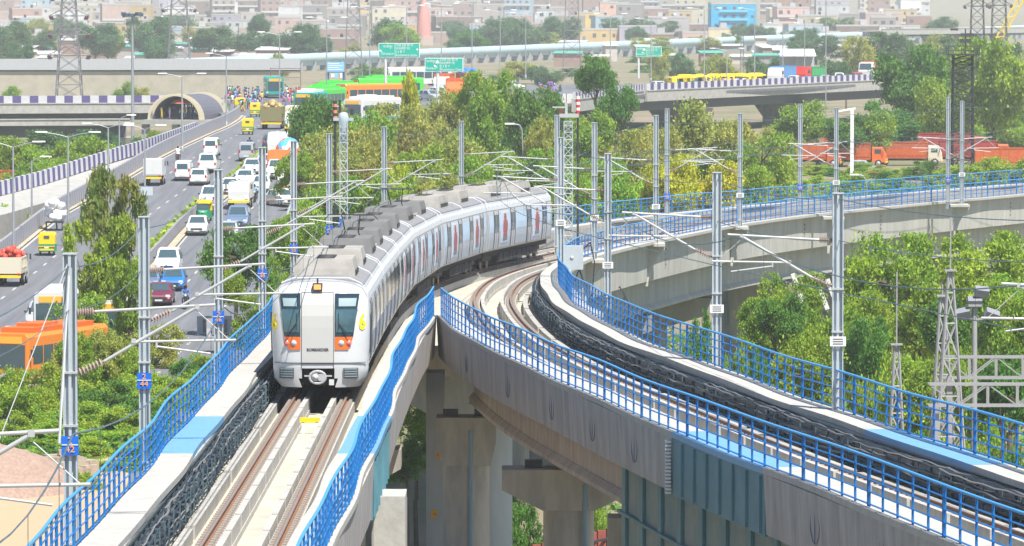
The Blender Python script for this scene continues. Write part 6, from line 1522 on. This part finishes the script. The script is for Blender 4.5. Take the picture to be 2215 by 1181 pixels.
# cement mixer
mx = truck('concrete mixer lorry with orange, white and blue striped drum', 7.5, 1.2, M_orange, M_om, 1.6, None, 2.5, 'none'); m = MB(); cols = [M_orange, M_white, mat('mixer_blue',(.10,.42,.75),.5)]
pf = [(.3,-1.6),(.75,-1.4),(1.15,-.5),(1.2,.3),(.95,1.3),(.5,2.2)]
for i in range(len(pf)-1):
    rings = [[(rr*math.cos(2*math.pi*k/18), y_, rr*math.sin(2*math.pi*k/18)) for k in range(18)] for rr, y_ in pf[i:i+2]]
    for k in range(18):
        j = (k+1) % 18; q = [rings[0][k], rings[0][j], rings[1][j], rings[1][k]]; m.add(q, [(3,2,1,0)], ((k+i*2)//3) % 3, True)
m.lathe([(.3,-1.6),(.02,-1.6)],18,(0,0,0),'Y')
d = m.build('drum', cols, mx); d.location = (0,.9,2.35); d.rotation_euler = (R(10),0,0); place(mx, 620, 380, rd(530)-.12)
def bus(label, body, L=10.5, w=1.25, H=3.0, sgn=(.9,.45,.05), roof=None, lower=None):
    r = thing('bus', label, 'bus', (0,0,0)); h = -L/2; m = MB()
    m.loft([[(x,y+h,z) for x,z in ((-w_,.35),(w_,.35),(w_,H-.2),(w_*.88,H),(-w_*.88,H),(-w_,H-.2))] for y,w_ in ((0,w*.94),(.15,w),(L-.15,w),(L,w*.95))]); m.build('body', body, r)
    m = MB(); m.b2((-w*.85,h-.03,1.05),(w*.85,h+.01,2.35)); m.build('windscreen', M_cg, r)
    m = MB(); m.b2((-w*.7,h-.04,2.42),(w*.7,h,2.8)); m.build('destination_board', mat('bus_board', sgn, .5), r)
    n = 7
    for s in (-1,1):
        for i in range(n):
            m = MB(); y0 = h+.6+(L-1.2)*i/n; m.b2((s*w-.02*s,y0+.06,1.25),(s*(w+.015),y0+(L-1.2)/n-.06,2.25)); m.build('window', M_cg, r)
        m = MB(); m.b2((s*w*.9-.15,h-.03,.75),(s*w*.9+.1,h,.95)); m.build('headlight', M_hl, r)
        m = MB(); m.box((s*(w+.2),h+.1,1.9),(.14,.1,.4)); m.build('mirror', M_dark, r)
    m = MB(); m.box((0,L+h+.01,1.75),(1.9,.03,.9)); m.build('rear_window', M_cg, r)
    if roof: m = MB(); m.b2((-w*.8,h+1.2,H+.001),(w*.8,h+L-1.5,H+.28)); m.b2((-w*.55,h+2.5,H+.281),(w*.55,h+5,H+.45)); m.build('roof_pod', roof, r)
    if lower: m = MB(); m.b2((-w-.012,h+.2,.4),(w+.012,h+L-.2,.85)); m.build('skirt', lower, r)
    m = MB(); m.box((0,h,.45),(w*1.9,.12,.25)); m.build('bumper', M_dark, r)
    wheels(r, [(s*(w-.15),y+h) for s in (-1,1) for y in (2.2,L-3)], .48, .28); return r
G1 = mat('bus_green', (.08,.62,.06), .4); G2 = mat('bus_orange', (.82,.24,.03), .4); T1 = mat('bus_teal', (.02,.35,.30), .4)
gb = 'buses in the distant traffic'
for o, px, Y, rz in ((bus('green low-floor bus with white front facing the viewer, left of the bus group', G1, roof=G1, lower=M_white), 700, 715, R(-18)),(bus('green bus behind the first green one', G1, roof=G1), 728, 750, R(-20)),(bus('orange bus turning in the middle of the bus group', G2, roof=None), 805, 745, R(-52)),
    (bus('green-topped bus behind the orange bus', G1, roof=G1), 838, 790, R(-60)),(bus('white and teal bus front with orange board, below the orange bus', PWt, roof=M_white, lower=T1), 806, 652, R(-25)),(bus('teal and white bus beside the cream box lorry', T1, lower=M_white, roof=M_white), 672, 690, R(-8)),(bus('teal bus in the crowd topping the ramp', T1), 592, 800, R(5)),(bus('long white coach behind the yellow-green tree', PWt), 905, 890, R(-75))):
    place(o, px, Y, rz, z=6.3)['group'] = gb
place(bus('orange bus with dark windscreen at the lower left, half hidden by bushes', G2, H=2.95, roof=M_orange), 104, 312, R(-21), z=RZ(298)-.1)
place(bus('white bus with orange board and teal stripe in front of the drooping trees', PWt, lower=T1), 130, 345, rd(340), z=RZ(345)); place(bus('white and green bus right behind the drooping trees', PWt, lower=G1), 232, 338, rd(340), z=RZ(338))

put(hatch,'h',30,332,'white car roof right behind the orange bus',PW,rd(330),GC,z=RZ(332)); put(suv,'suv',90,352,'silver car in the queue left of the white bus',PS,rd(330),GC,z=RZ(352))
for o in (hatch, sedan, suv, van, au):
    for ch in list(o.children_recursive): bpy.data.objects.remove(ch)
    bpy.data.objects.remove(o)
# ================================================================= people and motorcycles
def figure(pose, seed=0):
    """one skin-modifier body; returns meshes (body, top, legs, hair)"""
    J = {'stand':dict(pel=(0,0,.93),ch=(0,0,1.32),nk=(0,0,1.48),hd=(0,-.02,1.62),sl=(.19,0,1.42),sr=(-.19,0,1.42),el=(.25,.02,1.15),er=(-.25,.0,1.15),wl=(.26,-.08,.90),wr=(-.25,-.1,.92),hl=(.1,0,.9),hr=(-.1,0,.9),kl=(.11,-.03,.5),kr=(-.12,.02,.5),fl=(.12,0,.08),fr=(-.13,.05,.08),tl=(.13,-.16,.04),tr=(-.14,-.1,.04)),
         'walk':dict(pel=(0,0,.92),ch=(0,-.03,1.31),nk=(0,-.05,1.47),hd=(0,-.08,1.61),sl=(.19,-.03,1.41),sr=(-.19,-.03,1.41),el=(.24,.14,1.17),er=(-.24,-.16,1.17),wl=(.24,.1,.94),wr=(-.22,-.34,1.02),hl=(.1,0,.9),hr=(-.1,0,.9),kl=(.1,-.2,.54),kr=(-.11,.08,.5),fl=(.11,-.26,.1),fr=(-.12,.34,.16),tl=(.12,-.42,.05),tr=(-.13,.22,.05)),
         'ride':dict(pel=(0,.1,.82),ch=(0,0,1.18),nk=(0,-.05,1.33),hd=(0,-.09,1.47),sl=(.19,-.02,1.27),sr=(-.19,-.02,1.27),el=(.3,-.2,1.08),er=(-.3,-.2,1.08),wl=(.27,-.45,1.05),wr=(-.27,-.45,1.05),hl=(.11,.1,.8),hr=(-.11,.1,.8),kl=(.22,-.25,.68),kr=(-.22,-.25,.68),fl=(.2,-.08,.3),fr=(-.2,-.08,.3),tl=(.2,-.22,.25),tr=(-.2,-.22,.25))}[pose]
    names = list(J); E = [('pel','ch'),('ch','nk'),('nk','hd'),('ch','sl'),('ch','sr'),('sl','el'),('sr','er'),('el','wl'),('er','wr'),('pel','hl'),('pel','hr'),('hl','kl'),('hr','kr'),('kl','fl'),('kr','fr'),('fl','tl'),('fr','tr')]
    Rd = dict(pel=.15,ch=.16,nk=.055,hd=.10,sl=.07,sr=.07,el=.045,er=.045,wl=.03,wr=.03,hl=.095,hr=.095,kl=.06,kr=.06,fl=.04,fr=.04,tl=.035,tr=.035)
    me = bpy.data.meshes.new('fig'); me.from_pydata([J[n] for n in names], [(names.index(a), names.index(b)) for a, b in E], [])
    o = bpy.data.objects.new('fig', me); link(o); sk = o.modifiers.new('s','SKIN'); su = o.modifiers.new('u','SUBSURF'); su.levels = 1
    for i, n in enumerate(names): me.skin_vertices[0].data[i].radius = (Rd[n], Rd[n]*.85); me.skin_vertices[0].data[i].use_root = (n == 'pel')
    bpy.context.view_layer.update(); out = bpy.data.meshes.new_from_object(o.evaluated_get(bpy.context.evaluated_depsgraph_get())); bpy.data.objects.remove(o)
    out.name = 'person_'+pose; out.materials.clear(); 
    for s in range(3): out.materials.append(mat('skin', (.22,.12,.07), .6))
    hz = J['nk'][2]; pz = J['pel'][2]
    for p in out.polygons:
        z = p.center.z; x = abs(p.center.x)
        arm = x > .21 and z > pz-.05 and pose != 'ride'
        p.material_index = 0 if z > hz+.02 or z < .1 or (arm and z < 1.12) else (1 if z > pz-.02 else 2); p.use_smooth = True
    m = MB(); hx, hy, hz2 = J['hd']; m.lathe([(.02,.13),(.07,.11),(.107,.04),(.11,-.02),(.09,-.05)], 10, (hx,hy+.015,hz2+.0)); hb = m.build('h', M_black); hm_ = hb.data; bpy.data.objects.remove(hb)
    return out, hm_
FIG = {p: figure(p) for p in ('stand','walk','ride')}
def cloth(n, c): return mat('cloth_'+n, c, .8)
CL = [('white',(.70,.70,.68)),('pink',(.62,.20,.35)),('blue',(.08,.18,.45)),('dark',(.05,.05,.07)),('red',(.5,.05,.05)),('purple',(.35,.18,.50)),('yellow',(.7,.5,.1)),('green',(.08,.3,.15)),('grey',(.3,.3,.32)),('sky',(.3,.5,.7))]
def person(p, rz, pose, top, leg, label, group, cat='person'):
    me, hm_ = FIG[pose]; o = bpy.data.objects.new('person', me); link(o); o.location = p; o.rotation_euler = (0,0,rz); tag(o, label, cat, group)
    for i, c in ((1, top), (2, leg)): o.material_slots[i].link = 'OBJECT'; o.material_slots[i].material = c
    h = bpy.data.objects.new('hair', hm_); link(h, o); return o
rp = random.Random(77)
def crowd(n, x0, x1, Y0, Y1, where, z=6.3):
    for i in range(n):
        px = rp.uniform(x0,x1); Y = rp.uniform(Y0,Y1); a, b_ = rp.choice(CL), rp.choice(CL)
        person((sx(px,Y),Y,z if Y > 640 else RZ(Y)), rp.uniform(0,6.28), rp.choice(['stand','walk']), cloth(*a), cloth(*b_), 'person in %s top, %s lower clothes, %s' % (a[0], b_[0], where), 'people in the crowd')
crowd(66, 488, 575, 700, 800, 'in the crowd topping the ramp'); crowd(22, 605, 650, 720, 800, 'standing beside the green bus'); crowd(16, 335, 430, 701, 712, 'under the vaulted shelter', z=5.6)
crowd(16, 1165, 1215, 760, 850, 'beyond the bushes'); crowd(24, 1530, 1650, 868, 880, 'on the right flyover'); crowd(6, 850, 880, 720, 760, 'walking right of the orange bus')
def moto():
    r = thing('motorcycle', 'motorcycle', 'motorcycle', (0,0,0))
    for y in (-.62,.62):
        m = MB(); n = 16
        for k in range(n):
            a0, a1 = 2*math.pi*k/n, 2*math.pi*(k+1)/n; m.tube((0,y+.27*math.cos(a0),.3+.27*math.sin(a0)),(0,y+.27*math.cos(a1),.3+.27*math.sin(a1)),.045,5)
        m.tube((-.04,y,.3),(.04,y,.3),.07,8); 
        for k in range(6): m.tube((0,y,.3),(0,y+.26*math.cos(k),.3+.26*math.sin(k)),.008,3)
        m.build('wheel', M_black, r)
    m = MB(); m.loft([[(-.1,-.3,.62),(.1,-.3,.62),(.1,-.3,.85),(-.1,-.3,.85)],[(-.14,-.1,.6),(.14,-.1,.6),(.13,-.1,.88),(-.13,-.1,.88)],[(-.1,.15,.6),(.1,.15,.6),(.1,.15,.8),(-.1,.15,.8)]]); m.build('fuel_tank', mat('moto_black', (.04,.04,.05), .3), r)
    m = MB(); m.box((0,.42,.78),(.24,.6,.1)); m.build('seat', M_black, r)
    m = MB(); m.box((0,0,.42),(.22,.4,.3)); m.tube((0,-.62,.3),(0,-.36,.9),.035,6); m.tube((0,.62,.3),(0,.1,.5),.03,6); m.tube((.12,.1,.3),(.12,.8,.35),.04,6); m.build('engine', M_dark, r)
    m = MB(); m.tube((-.32,-.36,1.0),(.32,-.36,1.0),.02,5); m.tube((0,-.38,.88),(0,-.36,1.0),.03,5); m.build('handlebar', M_galv, r)
    m = MB(); m.lathe([(0,-.06),(.08,-.03),(.08,.05)],10,(0,-.47,.9),'Y'); m.build('headlight', M_hl, r); m = MB(); m.box((0,.75,.72),(.12,.04,.08)); m.build('tail_light', M_tl, r); return r
mo = moto()
for px, py, aw, tp, lab in ((385,351,1,'white','on the left lane seen from behind'),(402,668,0,'blue','facing the viewer by the road edge'),(551,437,0,'sky','facing the viewer beside the white truck'),(462,466,0,'pink','between rickshaw and white car'),(540,330,1,'dark','near the silver van'),(566,470,0,'grey','behind mast 2/48')):
    p = on_road(px, py); a = rd(p.y)+(AW if aw else 0); dup(mo, p, a, 'motorcycle '+lab, 'motorcycles on the ramp road')
    person(p, a, 'ride', cloth(*[c for c in CL if c[0] == tp][0]), cloth('dark',()), 'rider in a %s top on the motorcycle %s' % (tp, lab), 'motorcycle riders')
for ch in list(mo.children_recursive): bpy.data.objects.remove(ch)
bpy.data.objects.remove(mo)
c = thing('cargo_tricycle', 'cargo tricycle piled high with white sacks on the left lane', 'tricycle', on_road(120,497), AW+rd(470))
m = MB(); m.b2((-.7,-.3,.6),(.7,1.3,.7)); m.b2((-.05,-1.2,.5),(.05,-.3,.6)); m.build('cart_bed', M_dark, c); wheels(c, [(-.65,.8),(.65,.8),(0,-1.1)], .33, .07)
m = MB(); rr = random.Random(4)
for i in range(26): x, y, z_ = rr.uniform(-.75,.75), rr.uniform(-.3,1.3), rr.uniform(.95,2.3); m.lathe([(.03,-.3),(.25,-.24),(.36,0),(.25,.24),(.03,.3)],8,(x*(1.35-z_*.3),y,z_))
tag(m.build('sacks', mat('sack_white', (.75,.75,.74), .7), c), kind='stuff')
# ================================================================= small roadside things
for i, (px, py) in enumerate(((442,722),(462,728),(486,722))):
    p = on_road(px, py); b = thing('road_barrier', 'white and grey road barrier at the road end beside mast 2/46', 'barrier', p, .15, 'road barriers beside mast 2/46')
    m = MB(); m.extr([(-.45,-.28,0),(.45,-.28,0),(.45,-.1,.5),(.45,-.08,1.1),(-.45,-.08,1.1),(-.45,-.1,.5)],(0,.35,0)); m.build('block', M_pw if i % 2 == 0 else M_pgw, b)
    m = MB(); m.b2((-.12,-.31,.1),(.12,-.285,.9)); m.build('stripe', M_pg, b)
def simple(name, lab, cat, px, Y, zb=None): return thing(name, lab, cat, (sx(px,Y), Y, G(sx(px,Y),Y) if zb is None else zb))
b = simple('portal_frame', 'white post and beam frame among the trees behind the far masts', 'frame', 1843, 640); H = at_y(1843,236,640).z-b.location.z
m = MB(); m.b2((-.2,-.2,0),(.2,.2,H)); m.b2((-1.9,-.2,H-.35),(-1.65,.2,H-.1)); m.bar((-1.9,0,H-.3),(.4,0,H+.1),.3,.22); m.build('frame', M_white, b)
b = simple('hoarding_tower', 'plain brown box-like tower at the right border above the lorries', 'tower', 2212, 770); H = at_y(2212,222,770).z-b.location.z
m = MB(); m.b2((-1.3,0,0),(2.5,2.5,H)); m.build('brown_walls', mat('dark_brown_wall', (.22,.13,.11), .8, noise=.2), b); m = MB(); m.b2((-1.4,-.1,H),(2.6,2.6,H+.3)); m.build('roof', M_conc, b)
for px, Y, yt, lab in ((1866,575,378,'curved street lamp showing above the far railing between bushes'),(1628,560,292,'curved street lamp before the olive tree right of centre'),(1122,520,268,'leaning street lamp in front of the dense trees above the train')):
    x = sx(px,Y); b = thing('street_lamp', lab, 'street lamp', (x, Y, G(x,Y))); H = at_y(px,yt,Y).z-G(x,Y)
    m = MB(); m.path([(.55,0,0),(.45,0,H*.6),(.3,0,H-.5),(.05,0,H-.1),(-.5,0,H)],.07,6); m.build('pole', mat('lamp_pole_grey', ()), b); m = MB(); m.box((-.85,0,H+.02),(.9,.3,.16)); m.build('lamp_head', M_white, b)
b = thing('road_board', 'small pale board on a pole at the ramp road left of mast 2/44', 'road sign', on_road(318,470)); m = MB(); m.tube((0,0,0),(0,0,2.6),.06,6); m.build('pole', M_galv, b); m = MB(); m.box((0,-.08,2.2),(1.0,.05,.7)); m.build('panel', mat('pale_board', (.50,.56,.60), .5), b)
r, H = lattice('substation_mast', 'thin distant lattice mast between the pipe and the right-hand flyover', 'mast', 1605, 1050, 75, 0, 1.0, .4, 14, M_pyl, .06)
# ================================================================= haze
m = MB(); m.b2((-900,-60,-6),(900,4300,62)); hz = m.build('haze', None) if False else None
me = bpy.data.meshes.new('haze'); me.from_pydata(m.v, [], m.f); hz = bpy.data.objects.new('haze', me); link(hz)
hm2 = bpy.data.materials.new('haze'); hm2.use_nodes = True; t = hm2.node_tree; t.nodes.clear(); om = t.nodes.new('ShaderNodeOutputMaterial'); pv = t.nodes.new('ShaderNodeVolumePrincipled')
pv.inputs['Density'].default_value = .00016; pv.inputs['Color'].default_value = (.88,.95,1,1); pv.inputs['Anisotropy'].default_value = .1
t.links.new(pv.outputs[0], om.inputs['Volume']); me.materials.append(hm2); hz['kind'] = 'stuff'
hz.display_type = 'WIRE'
# ================================================================= labels: number look-alikes from the left
ORD = ['leftmost','second from left','third from left','fourth from left','fifth from left','sixth from left','seventh from left','eighth from left','ninth from left','tenth from left']
def finish():
    bpy.context.view_layer.update(); G_ = {}
    for o in C.objects:
        if o.parent is None and o.get('label'): G_.setdefault(o['label'], []).append(o)
    for lab, L in G_.items():
        if len(L) < 2: continue
        L.sort(key=lambda o: proj(o.matrix_world.translation)[0])
        for i, o in enumerate(L):
            if i < len(ORD): s_ = ORD[i]
            elif len(L)-1-i < 6: s_ = ORD[len(L)-1-i].replace('left','right').replace('most','most')
            else: s_ = '%dth from left' % (i+1)
            wds = lab.split()
            o['label'] = ' '.join(wds[:16-len(s_.split())])+', '+s_
finish()
for o in C.objects:
    l_ = o.get('label')
    if l_ and len(l_.replace('-', ' ').replace('/', ' ').split()) > 16: print('LONG', o.name, l_)
